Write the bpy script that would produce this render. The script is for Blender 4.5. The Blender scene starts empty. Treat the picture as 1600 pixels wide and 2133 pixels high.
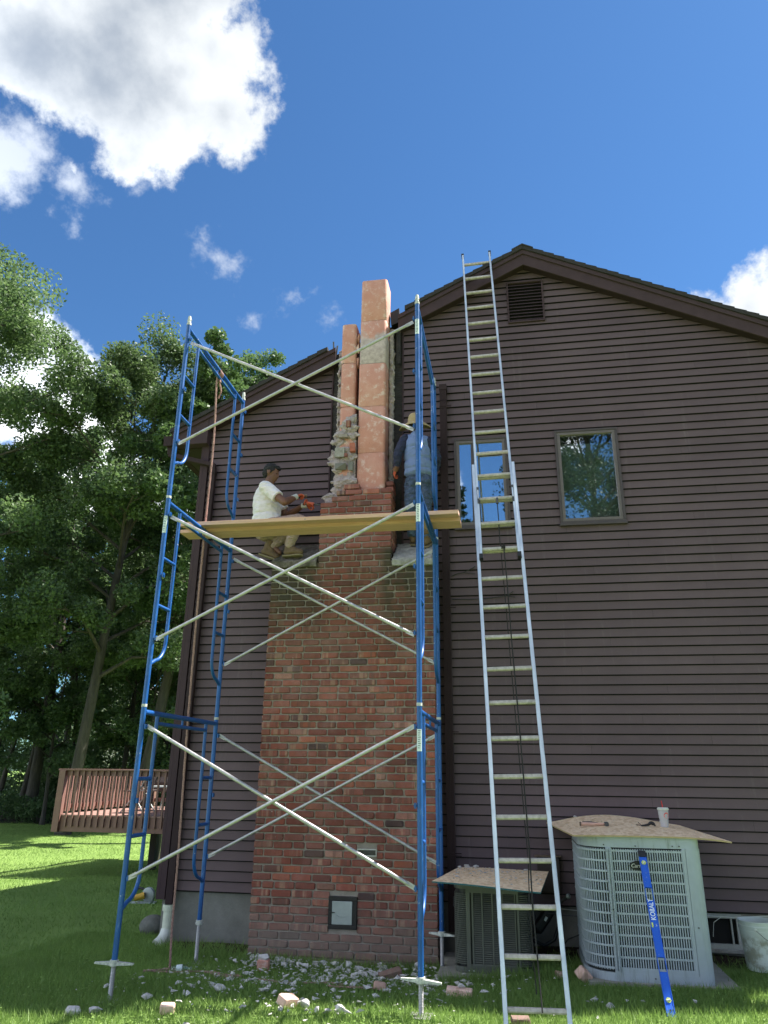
import bpy, bmesh, math, random
import numpy as np
from mathutils import Vector, Matrix, noise
random.seed(7); rng = np.random.default_rng(7)
sc = bpy.context.scene
C = sc.collection
rad = math.radians

# ---------------------------------------------------------------- camera
CAM = Vector((0.3165, -8.2913, 1.5882))
R_ = Vector((0.98553, 0.16920, 0.01055)); F_ = Vector((-0.15990, 0.92829, 0.33575))
pitch, yaw, roll = 0.3424, -0.1706, 0.0112
fw = Vector((math.sin(yaw)*math.cos(pitch), math.cos(yaw)*math.cos(pitch), math.sin(pitch)))
rt = Vector((math.cos(yaw), -math.sin(yaw), 0)); up = rt.cross(fw)
r2 = math.cos(roll)*rt + math.sin(roll)*up; u2 = -math.sin(roll)*rt + math.cos(roll)*up
cd = bpy.data.cameras.new('camera'); cam = bpy.data.objects.new('camera', cd); C.objects.link(cam)
m = Matrix.Identity(4)
for i in range(3):
    m[i][0] = r2[i]; m[i][1] = u2[i]; m[i][2] = -fw[i]; m[i][3] = CAM[i]
cam.matrix_world = m
cd.sensor_fit = 'HORIZONTAL'; cd.sensor_width = 36; cd.lens = 36*1516.8/1600
cd.clip_start = 0.05; cd.clip_end = 2000
sc.camera = cam

# ---------------------------------------------------------------- sky, sun, exposure
SUN = Vector((0.60, 0.30, 1.0)).normalized()
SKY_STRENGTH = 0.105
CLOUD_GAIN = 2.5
w = bpy.data.worlds.new('World'); sc.world = w; w.use_nodes = True
nt = w.node_tree; nt.nodes.clear()
def wn(t, **k):
    n = nt.nodes.new(t)
    for a, b in k.items(): setattr(n, a, b)
    return n
def wl(a, b): nt.links.new(a, b)
def wmath(op, a, b=None, c=None, clamp=False):
    n = wn('ShaderNodeMath', operation=op); n.use_clamp = clamp
    for i, v in enumerate((a, b, c)):
        if v is None: continue
        if isinstance(v, (int, float)): n.inputs[i].default_value = v
        else: wl(v, n.inputs[i])
    return n.outputs[0]
sky = wn('ShaderNodeTexSky', sky_type='NISHITA')
sky.sun_disc = False
sky.sun_elevation = math.asin(SUN.z); sky.sun_rotation = math.atan2(SUN.x, SUN.y)
sky.air_density = 1.0; sky.dust_density = 0.15; sky.ozone_density = 1.6; sky.altitude = 100
tc = wn('ShaderNodeTexCoord'); D = tc.outputs['Generated']
def vec_noise(scale, detail, rough, off=0.0):
    mp = wn('ShaderNodeMapping'); mp.inputs['Location'].default_value = (off, off*.7, off*.3); wl(D, mp.inputs['Vector'])
    n = wn('ShaderNodeTexNoise'); n.inputs['Scale'].default_value = scale; n.inputs['Detail'].default_value = detail
    n.inputs['Roughness'].default_value = rough; wl(mp.outputs[0], n.inputs['Vector']); return n
big = vec_noise(7, 10, 0.62)
low = vec_noise(5.0, 5, 0.5, 3.1)
fine = vec_noise(24, 8, 0.62, 7.7)
# warped direction for the outlines
nb = wmath('SUBTRACT', big.outputs['Fac'], 0.5)
nf = wmath('SUBTRACT', fine.outputs['Fac'], 0.5)
BL = [ # unit direction, angular radius, weight of edge noise
 ((-.392,.520,.762),.140),((-.303,.560,.771),.080),((-.459,.505,.732),.108),((-.388,.580,.717),.056),
 ((-.302,.605,.737),.062),((-.435,.565,.700),.046),((-.512,.490,.705),.062),((-.36,.42,.83),.20),((-.345,.590,.728),.070),
 ((-.506,.524,.685),.040),((-.535,.550,.640),.018),((-.470,.590,.655),.030),((-.423,.604,.675),.032),((-.373,.620,.690),.034),((-.302,.618,.726),.030),
 ((.258,.808,.529),.050),((.300,.796,.526),.062),((.345,.785,.513),.080),((.43,.76,.48),.13),
 ((-.545,.705,.455),.09),((-.60,.66,.45),.12),((-.50,.745,.425),.055),((-.52,.77,.37),.10),((-.40,.84,.36),.08)]
acc = None
for (v, r) in BL:
    v = Vector(v).normalized()
    dp = wn('ShaderNodeVectorMath', operation='DOT_PRODUCT'); wl(D, dp.inputs[0]); dp.inputs[1].default_value = v
    ang = wmath('SQRT', wmath('MAXIMUM', wmath('MULTIPLY', wmath('SUBTRACT', 1.0, dp.outputs['Value']), 2.0), 0.0))
    f = wmath('MULTIPLY_ADD', ang, -1.0, r)     # r - angle : positive inside
    acc = f if acc is None else wmath('SMOOTH_MAX', acc, f, 0.02)
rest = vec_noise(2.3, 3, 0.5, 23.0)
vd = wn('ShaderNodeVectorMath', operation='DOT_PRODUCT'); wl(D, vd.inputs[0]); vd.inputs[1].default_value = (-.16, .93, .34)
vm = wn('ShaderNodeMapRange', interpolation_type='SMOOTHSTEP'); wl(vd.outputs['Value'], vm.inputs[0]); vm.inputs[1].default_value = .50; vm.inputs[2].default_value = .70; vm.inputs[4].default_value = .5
acc = wmath('MAXIMUM', acc, wmath('SUBTRACT', wmath('MULTIPLY', wmath('SUBTRACT', rest.outputs['Fac'], 0.485), 0.9), vm.outputs[0]))  # unseen clouds outside the view cone, added to brighten the shade
body = wmath('ADD', wmath('SUBTRACT', acc, 0.016), wmath('MULTIPLY', nb, 0.17))
edge = wmath('ADD', body, wmath('MULTIPLY', nf, 0.04))
mr = wn('ShaderNodeMapRange', interpolation_type='SMOOTHSTEP'); wl(edge, mr.inputs[0])
mr.inputs[1].default_value = -0.004; mr.inputs[2].default_value = 0.020
alpha1 = mr.outputs[0]
# wisps
WS = [((-.263,.771,.580),.026),((-.340,.714,.612),.030),((-.321,.724,.610),.020),((-.332,.741,.584),.014),((-.488,.628,.607),.016),((-.504,.608,.613),.014),
      ((-.309,.777,.548),.016),((-.211,.799,.563),.015),((-.415,.755,.508),.022),((-.528,.555,.642),.06),((-.475,.600,.645),.030),((-.41,.62,.668),.02)]
acc2 = None
for (v, r) in WS:
    v = Vector(v).normalized()
    dp = wn('ShaderNodeVectorMath', operation='DOT_PRODUCT'); wl(D, dp.inputs[0]); dp.inputs[1].default_value = v
    ang = wmath('SQRT', wmath('MAXIMUM', wmath('MULTIPLY', wmath('SUBTRACT', 1.0, dp.outputs['Value']), 2.0), 0.0))
    f = wmath('MULTIPLY_ADD', ang, -1.0, r)
    acc2 = f if acc2 is None else wmath('MAXIMUM', acc2, f)
wis = wmath('ADD', acc2, wmath('MULTIPLY', nf, 0.13))
mr2 = wn('ShaderNodeMapRange', interpolation_type='SMOOTHSTEP'); wl(wis, mr2.inputs[0])
mr2.inputs[1].default_value = 0.000; mr2.inputs[2].default_value = 0.05; mr2.inputs[4].default_value = 0.55
alpha = wmath('MAXIMUM', alpha1, mr2.outputs[0])
# shading: thin rims bright, thick bellies grey-blue
thick = wn('ShaderNodeMapRange', interpolation_type='SMOOTHSTEP'); wl(wmath('ADD', body, wmath('MULTIPLY', wmath('SUBTRACT', low.outputs['Fac'], 0.5), 0.34)), thick.inputs[0])
thick.inputs[1].default_value = 0.0; thick.inputs[2].default_value = 0.13
cr = wn('ShaderNodeMix', data_type='RGBA'); wl(thick.outputs[0], cr.inputs['Factor'])
cr.inputs['A'].default_value = (.93, .97, 1.0, 1); cr.inputs['B'].default_value = (.36, .42, .51, 1)
cg = wn('ShaderNodeVectorMath', operation='SCALE'); wl(cr.outputs['Result'], cg.inputs[0])
ph = wn('ShaderNodeVectorMath', operation='DOT_PRODUCT'); wl(D, ph.inputs[0]); ph.inputs[1].default_value = SUN   # gain rises away from the sun, added so unseen clouds fill the shade
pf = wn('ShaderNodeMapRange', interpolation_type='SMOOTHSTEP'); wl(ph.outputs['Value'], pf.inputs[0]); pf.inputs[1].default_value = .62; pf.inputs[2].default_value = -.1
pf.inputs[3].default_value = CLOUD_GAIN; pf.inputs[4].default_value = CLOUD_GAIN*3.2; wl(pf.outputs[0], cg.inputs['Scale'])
skc = wn('ShaderNodeVectorMath', operation='MULTIPLY'); wl(sky.outputs[0], skc.inputs[0]); skc.inputs[1].default_value = (.178, .29, .382)
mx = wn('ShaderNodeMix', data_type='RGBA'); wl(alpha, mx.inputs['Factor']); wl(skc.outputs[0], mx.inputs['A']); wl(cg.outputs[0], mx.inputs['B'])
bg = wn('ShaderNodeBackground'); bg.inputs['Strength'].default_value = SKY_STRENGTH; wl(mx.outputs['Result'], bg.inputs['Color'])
wo = wn('ShaderNodeOutputWorld'); wl(bg.outputs[0], wo.inputs['Surface'])
sd = bpy.data.lights.new('sun', 'SUN'); sd.energy = 3.3; sd.angle = rad(0.6); sd.color = (1.0, .95, .87)
so = bpy.data.objects.new('sun', sd); C.objects.link(so); so.rotation_euler = SUN.to_track_quat('Z', 'Y').to_euler(); so.location = (20, 10, 30)
vs = sc.view_settings; vs.view_transform = 'Standard'; vs.look = 'None'; vs.gamma = 1; vs.use_curve_mapping = False
vs.exposure = 2.1

# ---------------------------------------------------------------- materials
def S(n, *names):
    for a in names:
        if a in n.inputs: return n.inputs[a]
class Mt:
    """small wrapper for building a principled material"""
    def __init__(s, name, col=(.5,.5,.5), rough=.6, metal=0.0, spec=.5):
        s.m = bpy.data.materials.new(name); s.m.use_nodes = True; s.nt = s.m.node_tree
        s.p = s.nt.nodes['Principled BSDF']; s.o = s.nt.nodes['Material Output']
        s.p.inputs['Base Color'].default_value = (*col, 1); s.p.inputs['Roughness'].default_value = rough
        s.p.inputs['Metallic'].default_value = metal; S(s.p, 'Specular IOR Level').default_value = spec
        s._pos = None
    def n(s, t, **k):
        x = s.nt.nodes.new(t)
        for a, b in k.items(): setattr(x, a, b)
        return x
    def l(s, a, b): s.nt.links.new(a, b); return s
    @property
    def pos(s):
        if s._pos is None: s._pos = s.n('ShaderNodeNewGeometry').outputs['Position']
        return s._pos
    def mapv(s, scale=(1,1,1), loc=(0,0,0), src=None):
        mp = s.n('ShaderNodeMapping'); mp.inputs['Scale'].default_value = scale; mp.inputs['Location'].default_value = loc
        s.l(src or s.pos, mp.inputs['Vector']); return mp.outputs[0]
    def noise(s, scale, detail=4, rough=.55, vec=None, dim4=None):
        n = s.n('ShaderNodeTexNoise')
        if dim4 is not None: n.noise_dimensions = '4D'; s.l(dim4, n.inputs['W'])
        n.inputs['Scale'].default_value = scale; n.inputs['Detail'].default_value = detail; n.inputs['Roughness'].default_value = rough
        s.l(vec or s.pos, n.inputs['Vector']); return n.outputs['Fac']
    def ramp(s, fac, stops, interp='LINEAR'):
        r = s.n('ShaderNodeValToRGB'); r.color_ramp.interpolation = interp
        e = r.color_ramp.elements
        while len(e) > 1: e.remove(e[-1])
        e[0].position = stops[0][0]; e[0].color = (*stops[0][1], 1)
        for p, c in stops[1:]:
            x = e.new(p); x.color = (*c, 1)
        s.l(fac, r.inputs[0]); return r.outputs[0]
    def rng(s, fac, a, b, c=0., d=1., smooth=True):
        r = s.n('ShaderNodeMapRange', interpolation_type='SMOOTHSTEP' if smooth else 'LINEAR')
        s.l(fac, r.inputs[0])
        for i, v in enumerate((a, b, c, d)): r.inputs[i+1].default_value = v
        return r.outputs[0]
    def math(s, op, a, b=None):
        n = s.n('ShaderNodeMath', operation=op)
        for i, v in enumerate((a, b)):
            if v is None: continue
            if isinstance(v, (int, float)): n.inputs[i].default_value = v
            else: s.l(v, n.inputs[i])
        return n.outputs[0]
    def mix(s, fac, a, b, mode='MIX'):
        n = s.n('ShaderNodeMix', data_type='RGBA', blend_type=mode)
        for k, v in (('Factor', fac), ('A', a), ('B', b)):
            if isinstance(v, (int, float)): n.inputs[k].default_value = v
            elif isinstance(v, tuple): n.inputs[k].default_value = (*v, 1)
            else: s.l(v, n.inputs[k])
        return n.outputs['Result']
    def sep(s, src=None):
        x = s.n('ShaderNodeSeparateXYZ'); s.l(src or s.pos, x.inputs[0]); return x.outputs
    def col(s, c): s.l(c, s.p.inputs['Base Color']); return s
    def rgh(s, c): s.l(c, s.p.inputs['Roughness']); return s
    def bump(s, h, strength=.5, dist=.01):
        b = s.n('ShaderNodeBump'); b.inputs['Strength'].default_value = strength; b.inputs['Distance'].default_value = dist
        s.l(h, b.inputs['Height']); s.l(b.outputs[0], s.p.inputs['Normal']); return s
    def rnd(s):
        a = s.n('ShaderNodeAttribute'); a.attribute_name = 'rnd'; o = s.n('ShaderNodeObjectInfo')
        return s.math('FRACT', s.math('ADD', a.outputs['Fac'], o.outputs['Random']))
M = {}
def simple(name, col, rough=.6, metal=0., spec=.5, var=.12, vs_=30, bump=0., bd=.003):
    t = Mt(name, col, rough, metal, spec)
    n = t.noise(vs_, 5, .6)
    a = tuple(max(0, c*(1-var)) for c in col); b = tuple(min(1, c*(1+var)) for c in col)
    t.col(t.ramp(n, [(.3, a), (.7, b)]))
    if bump: t.bump(n, bump, bd)
    M[name] = t.m; return t

# siding: dark brown vinyl, chalky specks high on the gable
t = Mt('siding', (.05,.04,.042), .6, 0, .25)
n1 = t.noise(1.2, 7, .68, t.mapv((1, 1, 1.6))); n2 = t.noise(260, 2, .6, t.mapv((.12, 1, 1)))
c = t.ramp(n1, [(.28, (.098,.064,.072)), (.72, (.138,.094,.104))])
c = t.mix(t.math('MULTIPLY', n2, .25), c, (.07,.058,.06)); c = t.mix(t.rng(t.noise(7, 6, .7, t.mapv((2.2, 1, .12))), .56, .74, 0, .28), c, (.20,.165,.16)); c = t.mix(t.rng(t.noise(38, 3, .6, t.mapv((1, 1, 1.3), (3, 0, 0))), .775, .785, 0, .8), c, (.45,.43,.42))
z = t.sep()[2]
sp = t.math('MULTIPLY', t.rng(t.noise(9, 8, .75, t.mapv((.5, 1, 1.6))), .64, .72), t.math('MULTIPLY', t.rng(z, 4.6, 6.4), .35))
c = t.mix(sp, c, (.20,.18,.19))
oi_ = t.n('ShaderNodeObjectInfo'); bc = t.n('ShaderNodeVectorMath', operation='SCALE'); t.l(c, bc.inputs[0]); t.l(t.rng(oi_.outputs['Random'], 0, 1, .95, 1.05, False), bc.inputs['Scale']); c = bc.outputs[0]
t.col(c).rgh(t.rng(n1, .2, .8, .55, .7)).bump(n2, .12, .002); M['siding'] = t.m
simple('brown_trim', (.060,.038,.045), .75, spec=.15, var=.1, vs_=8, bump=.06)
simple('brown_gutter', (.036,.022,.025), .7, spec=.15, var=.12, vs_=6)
t = Mt('shingle', (.03,.028,.03), .9)
t.col(t.ramp(t.noise(160, 4, .7), [(.3, (.012,.010,.011)), (.7, (.045,.038,.038))])).bump(t.noise(200, 2), .5, .004); M['shingle'] = t.m
simple('dark_metal', (.018,.016,.017), .5, .3, var=.3, vs_=14)
simple('window_frame', (.125,.100,.100), .45, var=.08, vs_=12)
simple('window_frame_dark', (.060,.044,.046), .5, var=.1, vs_=12)
# glass: reflecting pane you can partly see through
def glass(name, fac, tint=(.9,.95,.95)):
    m_ = bpy.data.materials.new(name); m_.use_nodes = True; q = m_.node_tree; q.nodes.clear()
    g = q.nodes.new('ShaderNodeBsdfGlossy'); g.inputs['Roughness'].default_value = .012; g.inputs['Color'].default_value = (.95,.97,1,1)
    tr = q.nodes.new('ShaderNodeBsdfTransparent'); tr.inputs[0].default_value = (*tint, 1)
    tcn = q.nodes.new('ShaderNodeTexCoord'); no = q.nodes.new('ShaderNodeTexNoise'); no.inputs['Scale'].default_value = 1.7
    q.links.new(tcn.outputs['Object'], no.inputs['Vector'])
    b = q.nodes.new('ShaderNodeBump'); b.inputs['Strength'].default_value = .05; b.inputs['Distance'].default_value = .02
    q.links.new(no.outputs['Fac'], b.inputs['Height']); q.links.new(b.outputs[0], g.inputs['Normal'])
    mxs = q.nodes.new('ShaderNodeMixShader'); mxs.inputs[0].default_value = fac
    q.links.new(tr.outputs[0], mxs.inputs[1]); q.links.new(g.outputs[0], mxs.inputs[2])
    o = q.nodes.new('ShaderNodeOutputMaterial'); q.links.new(mxs.outputs[0], o.inputs[0]); M[name] = m_
glass('glass_clear', .58); glass('glass_blind', .33); glass('plastic_clear', .12, (.86,.9,.92))
cupm = bpy.data.materials.new('cup_plastic'); cupm.use_nodes = True; q = cupm.node_tree; q.nodes['Principled BSDF'].inputs['Base Color'].default_value = (.75,.73,.76,1); q.nodes['Principled BSDF'].inputs['Roughness'].default_value = .3; q.nodes['Principled BSDF'].inputs['Alpha'].default_value = .42; M['cup_plastic'] = cupm
simple('blind', (.26,.31,.31), .8, var=.06, vs_=8)
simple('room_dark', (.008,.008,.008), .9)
t = simple('felt', (.022,.019,.018), .75, var=.5, vs_=9)
t.col(t.ramp(t.noise(7, 6, .7), [(.35, (.012,.011,.011)), (.58, (.035,.028,.026)), (.72, (.11,.075,.06))])).bump(t.noise(14, 5, .6, t.mapv((.5,1,3))), .8, .03)
# concrete / mortar
def concrete(name, a, b, sc_=9, bump=.5, green=None):
    t = Mt(name, a, .92, 0, .2)
    n = t.noise(sc_, 8, .68); n2 = t.noise(sc_*14, 3, .6)
    c = t.ramp(n, [(.3, a), (.7, b)]); c = t.mix(t.math('MULTIPLY', n2, .4), c, tuple(x*.55 for x in a))
    if green: c = t.mix(t.rng(t.noise(4.5, 6, .7, t.mapv(loc=(3,1,2))), .48, .66, 0, .75), c, green)
    t.col(c).bump(t.math('ADD', n, t.math('MULTIPLY', n2, .5)), bump, .012); M[name] = t.m; return t
concrete('foundation', (.17,.165,.15), (.27,.265,.245), 4, .35)
concrete('mortar', (.25,.21,.18), (.40,.35,.31), 12, .5)
concrete('mortar_rough', (.30,.25,.245), (.62,.525,.525), 16, .8)
concrete('rubble', (.46,.43,.42), (.78,.75,.74), 18, .6)
concrete('ledge', (.24,.225,.20), (.52,.50,.46), 16, .8)
concrete('ledge_mossy', (.10,.08,.065), (.30,.26,.23), 16, .9, green=(.045,.05,.026))
concrete('pad', (.24,.23,.20), (.36,.35,.31), 6, .3)
concrete('white_block', (.36,.37,.34), (.52,.52,.49), 7, .4)
# brick
def brickmat(name, fresh=False):
    t = Mt(name, (.2,.08,.05), .88, 0, .25); r = t.rnd()
    rr = t.n('ShaderNodeTexWhiteNoise', noise_dimensions='1D'); t.l(r, rr.inputs['W']); r1 = rr.outputs['Value']
    if not fresh:
        c = t.ramp(r1, [(0, (0.200,0.049,0.039)), (.14, (0.275,0.069,0.051)), (.28, (0.342,0.089,0.063)), (.42, (0.237,0.065,0.053)), (.54, (0.379,0.095,0.062)),
                        (.66, (0.286,0.085,0.068)), (.76, (0.180,0.065,0.055)), (.85, (0.475,0.123,0.066)), (.90, (0.314,0.136,0.112)), (.955, (0.436,0.212,0.162)), (.985, (0.066,0.040,0.046)), (1, (0.076,0.048,0.054))])
    else: c = t.ramp(r1, [(0, (.72,.42,.33)), (.5, (.80,.54,.45)), (1, (.64,.38,.29))])
    rr2 = t.n('ShaderNodeTexWhiteNoise', noise_dimensions='2D'); v2 = t.n('ShaderNodeCombineXYZ'); t.l(r, v2.inputs[0]); t.l(r, v2.inputs[1]); t.l(v2.outputs[0], rr2.inputs['Vector'])
    band = t.noise(13, 1, .4, t.mapv((1.9,.6,.02)), dim4=t.math('MULTIPLY', r, 40))
    gate = t.rng(rr2.outputs['Value'], .25, .8)
    c = t.mix(t.math('MULTIPLY', t.rng(band, .56, .62), t.math('MULTIPLY', gate, .62)), c, (.48,.30,.21))
    c = t.mix(t.math('MULTIPLY', t.rng(band, .44, .38), t.math('MULTIPLY', gate, .1 if fresh else .55)), c, (.12,.062,.050))
    big_ = t.noise(22, 7, .7, dim4=t.math('MULTIPLY', r, 9)); c = t.mix(t.rng(big_, .35, .7, 0, .12 if fresh else .45), c, (.13,.065,.052))
    fine_ = t.noise(190, 3, .6); c = t.mix(t.math('MULTIPLY', fine_, .12 if fresh else .45), c, (.12,.065,.05))
    white = t.noise(34, 8, .78, dim4=t.math('MULTIPLY', r, 17))
    c = t.mix(t.math('MULTIPLY', t.rng(white, .61, .67), t.rng(rr2.outputs['Value'], .5, .9, .15, .95)), c, (.66,.60,.53))
    c = t.mix(t.math('MULTIPLY', t.rng(t.noise(2.6, 8, .75), .38, .68), t.math('MULTIPLY', t.noise(70, 5, .7), .30)), c, (.56,.40,.37))
    vb = t.n('ShaderNodeVectorMath', operation='SCALE'); t.l(c, vb.inputs[0]); t.l(t.rng(rr2.outputs['Color'], 0, 1, .66, 1.22, False), vb.inputs['Scale']); c = vb.outputs[0]   # pale dusting
    sx = t.sep(); z_ = sx[2]
    if not fresh:
        dirt = t.math('MULTIPLY', t.rng(z_, .45, -.05), .72)                        # splash dirt on the lowest courses
        c = t.mix(dirt, c, (.19,.155,.13))
        nz = t.noise(3.2, 5, .65)
        al = t.math('MULTIPLY', t.math('MULTIPLY', t.rng(z_, 2.6, 3.6), t.rng(z_, 4.05, 3.95)), t.rng(nz, .24, .46))
        left = t.math('ADD', t.rng(sx[0], -1.60, -1.95), t.rng(sx[0], -1.15, -.9))
        c = t.mix(t.math('MULTIPLY', t.math('MULTIPLY', al, t.math('MINIMUM', t.math('ADD', left, .34), 1.0)), .92), c, (.050,.046,.030))  # algae under the ledges
    t.col(c).bump(t.math('ADD', big_, t.math('MULTIPLY', fine_, .6)), .6, .006); M[name] = t.m
brickmat('brick'); brickmat('brick_fresh', True)
# clay flue tile
def clay(name, patch=False):
    t = Mt(name, (.4,.2,.13), .85, 0, .3)
    n = t.noise(5, 7, .65); st = t.noise(40, 4, .6, t.mapv((1,1,.08))); wsh = t.noise(11, 8, .74, t.mapv(loc=(5,2,1)))
    c = t.ramp(n, [(.25, (.50,.215,.165)), (.5, (.56,.265,.21)), (.75, (.62,.35,.28))])
    c = t.mix(t.math('MULTIPLY', st, .3), c, (.45,.25,.18))
    c = t.mix(t.rng(wsh, .50, .68, 0, .75), c, (.68,.56,.50)); c = t.mix(t.rng(t.noise(60, 4, .7), .64, .72, 0, .6), c, (.12,.08,.06))
    if patch:
        z_ = t.sep()[2]; pm = t.math('MULTIPLY', t.rng(t.math('ADD', z_, t.math('MULTIPLY', t.noise(6, 6, .6), .5)), 7.20, 7.10), 1.0)
        c = t.mix(pm, c, t.ramp(t.noise(18, 7, .7), [(.3, (.32,.25,.24)), (.7, (.58,.475,.46))]))
    t.col(c).bump(t.math('ADD', n, wsh), .35, .008); M[name] = t.m
clay('clay'); clay('clay_patched', True)
# paint / metals
t = Mt('blue_paint', (.01,.10,.42), .34, 0, .5)
n = t.noise(5, 5, .6); wr = t.noise(42, 8, .75, t.mapv((1,1,.45)))
c = t.ramp(n, [(.3, (.004,.062,.24)), (.7, (.008,.095,.34))]); c = t.mix(t.rng(wr, .56, .68, 0, .38), c, (.20,.33,.60)); c = t.mix(t.rng(t.noise(16, 8, .8, t.mapv(loc=(7,3,1))), .63, .66, 0, .9), c, (.60,.60,.56))
t.col(c).rgh(t.rng(n, .3, .7, .28, .45)).bump(wr, .15, .002); M['blue_paint'] = t.m
t = Mt('blue_level', (.012,.10,.55), .38)
c = t.mix(t.rng(t.noise(55, 8, .75), .62, .68, 0, .85), (.012,.105,.58), (.5,.55,.62)); t.col(c); M['blue_level'] = t.m
t = Mt('galvanised', (.5,.55,.52), .42, .55, .5)
n = t.noise(22, 6, .65); t.col(t.ramp(n, [(.25, (.29,.29,.30)), (.6, (.49,.475,.49)), (.8, (.58,.565,.575))])).rgh(t.rng(n, .3, .7, .34, .6)).bump(t.noise(60, 5, .7), .2, .003); M['galvanised'] = t.m
t = Mt('zinc_splattered', (.5,.5,.48), .75, .15)
n = t.noise(38, 7, .7); t.col(t.ramp(n, [(.3, (.24,.25,.24)), (.55, (.52,.53,.50)), (.75, (.70,.70,.67))])).bump(n, .6, .006); M['zinc_splattered'] = t.m
t = Mt('aluminium', (.72,.76,.80), .36, .75, .5)
n = t.noise(9, 6, .65, t.mapv((1,1,.3))); t.col(t.ramp(n, [(.3, (.56,.62,.70)), (.7, (.80,.85,.90))])).rgh(t.rng(n, .3, .7, .30, .5)); M['aluminium'] = t.m
t = Mt('aluminium_dirty', (.6,.6,.52), .5, .12, .4)
n = t.noise(26, 6, .7); t.col(t.ramp(n, [(.3, (.31,.27,.25)), (.6, (.52,.46,.45)), (.8, (.64,.59,.58))])); M['aluminium_dirty'] = t.m
simple('steel_dark', (.10,.10,.10), .45, .7, var=.3)
simple('rust_steel', (.16,.11,.085), .7, .3, var=.4)
simple('sticker', (.62,.70,.70), .5, var=.05)
simple('ink', (.10,.14,.20), .6)
simple('black_plastic', (.012,.012,.013), .45)
simple('black_rope', (.018,.016,.016), .9, var=.3, vs_=200)
simple('white_plastic', (.62,.63,.58), .4, var=.1, vs_=9)
simple('pvc', (.58,.60,.50), .42, var=.14, vs_=12)
simple('red_plastic', (.65,.02,.015), .35)
simple('yellow_paint', (.62,.36,.04), .45)
simple('white_letter', (.80,.84,.88), .5)
simple('vial', (.55,.62,.18), .15)
simple('silver_letter', (.5,.5,.47), .4, .3)
simple('rope_red', (.31,.18,.16), .9, var=.45, vs_=90, bump=.8)
t = Mt('ac_pale', (.36,.405,.455), .45)
n = t.noise(5, 6, .65); c = t.ramp(n, [(.3, (.33,.37,.42)), (.7, (.385,.43,.485))])
st_ = t.noise(14, 6, .7, t.mapv((1.4,1.4,.16))); zz = t.sep()[2]
c = t.mix(t.math('MULTIPLY', t.rng(st_, .50, .70), t.math('ADD', .18, t.math('ADD', t.rng(zz, .84, 1.06, 0, .5), t.rng(zz, .22, .02, 0, .45)))), c, (.15,.165,.115))
c = t.mix(t.rng(t.noise(90, 4, .8), .70, .74, 0, .6), c, (.12,.11,.09)); t.col(c); M['ac_pale'] = t.m
simple('ac_dark', (.085,.09,.075), .45, var=.12, vs_=7)
simple('coil', (.03,.034,.034), .6, .2, var=.4, vs_=90)
simple('grey_metal', (.33,.36,.36), .5, .3, var=.12, vs_=10)
simple('deck_brown', (.19,.098,.078), .65, var=.1, vs_=6, bump=.1)
simple('deck_floor', (.29,.17,.14), .7, var=.12, vs_=6, bump=.1)
simple('deck_dark', (.035,.024,.02), .8)
simple('outdoor_fabric', (.045,.03,.028), .8, var=.2)
simple('house_far', (.58,.52,.46), .8, var=.06, vs_=2)
simple('roof_far', (.10,.09,.085), .9)
simple('stone_grey', (.13,.13,.115), .9, var=.3, vs_=14, bump=.5)
t = Mt('plank', (.5,.34,.2), .7, 0, .3)
g = t.noise(7, 6, .6, t.mapv((.6, 26, 26))); k_ = t.noise(1.6, 3, .5, t.mapv((1,6,6)))
c = t.ramp(g, [(.28, (.44,.245,.18)), (.5, (.63,.38,.305)), (.72, (.74,.475,.39))]); c = t.mix(t.rng(k_, .4, .7, 0, .35), c, (.50,.31,.21))
t.col(c).bump(g, .15, .003); M['plank'] = t.m
t = Mt('osb', (.5,.36,.22), .9, 0, .05)
vo = t.n('ShaderNodeTexVoronoi'); vo.inputs['Scale'].default_value = 42; vo.inputs['Randomness'].default_value = 1
nz = t.n('ShaderNodeTexNoise'); nz.inputs['Scale'].default_value = 6; t.l(t.pos, nz.inputs['Vector'])
t.l(t.mix(.06, t.mapv((1,.45,1)), nz.outputs['Color']), vo.inputs['Vector'])
c = t.ramp(t.sep(vo.outputs['Color'])[0], [(.0, (.68,.47,.29)), (.4, (.82,.60,.39)), (.75, (.90,.70,.49)), (1, (.76,.54,.34))])
c = t.mix(t.rng(t.noise(120, 4, .7), .64, .69, 0, .5), c, (.25,.17,.11)); t.col(c).bump(vo.outputs['Distance'], .2, .003); M['osb'] = t.m
simple('osb_edge', (.42,.31,.17), .8); simple('osb_teal', (.02,.10,.12), .7)
# people
simple('skin', (.155,.068,.038), .55, var=.08, vs_=14)
simple('hair', (.010,.009,.010), .7, var=.5, vs_=70, bump=.8, bd=.01)
t = simple('shirt_white', (.78,.74,.76), .85, var=.04, vs_=10)
def folds(t, s_, rot=(0,.6,0), st=.9, d=.03):
    mp = t.n('ShaderNodeMapping'); mp.inputs['Rotation'].default_value = rot; mp.inputs['Scale'].default_value = (1, .6, 2.6); t.l(t.pos, mp.inputs['Vector'])
    t.bump(t.math('ADD', t.noise(s_, 3, .5, mp.outputs[0]), t.math('MULTIPLY', t.noise(s_*3.1, 2, .5, mp.outputs[0]), .35)), st, d*1.8)
folds(t, 5, (0,.9,0), .8, .03)
t = simple('shirt_blue', (.16,.22,.42), .85, var=.06, vs_=10); folds(t, 4, (0,-1.0,0), .8, .025)
t = simple('sleeve_navy', (.020,.024,.060), .85, var=.1, vs_=10); folds(t, 8, (0,.2,0), .9, .03)
t = simple('khaki', (.36,.25,.205), .9, var=.06, vs_=10); folds(t, 7, (0,1.2,0), .9, .03)
t = simple('jeans', (.065,.095,.165), .9, var=.30, vs_=16); folds(t, 12, (0,.2,0), 1.0, .04)
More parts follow.
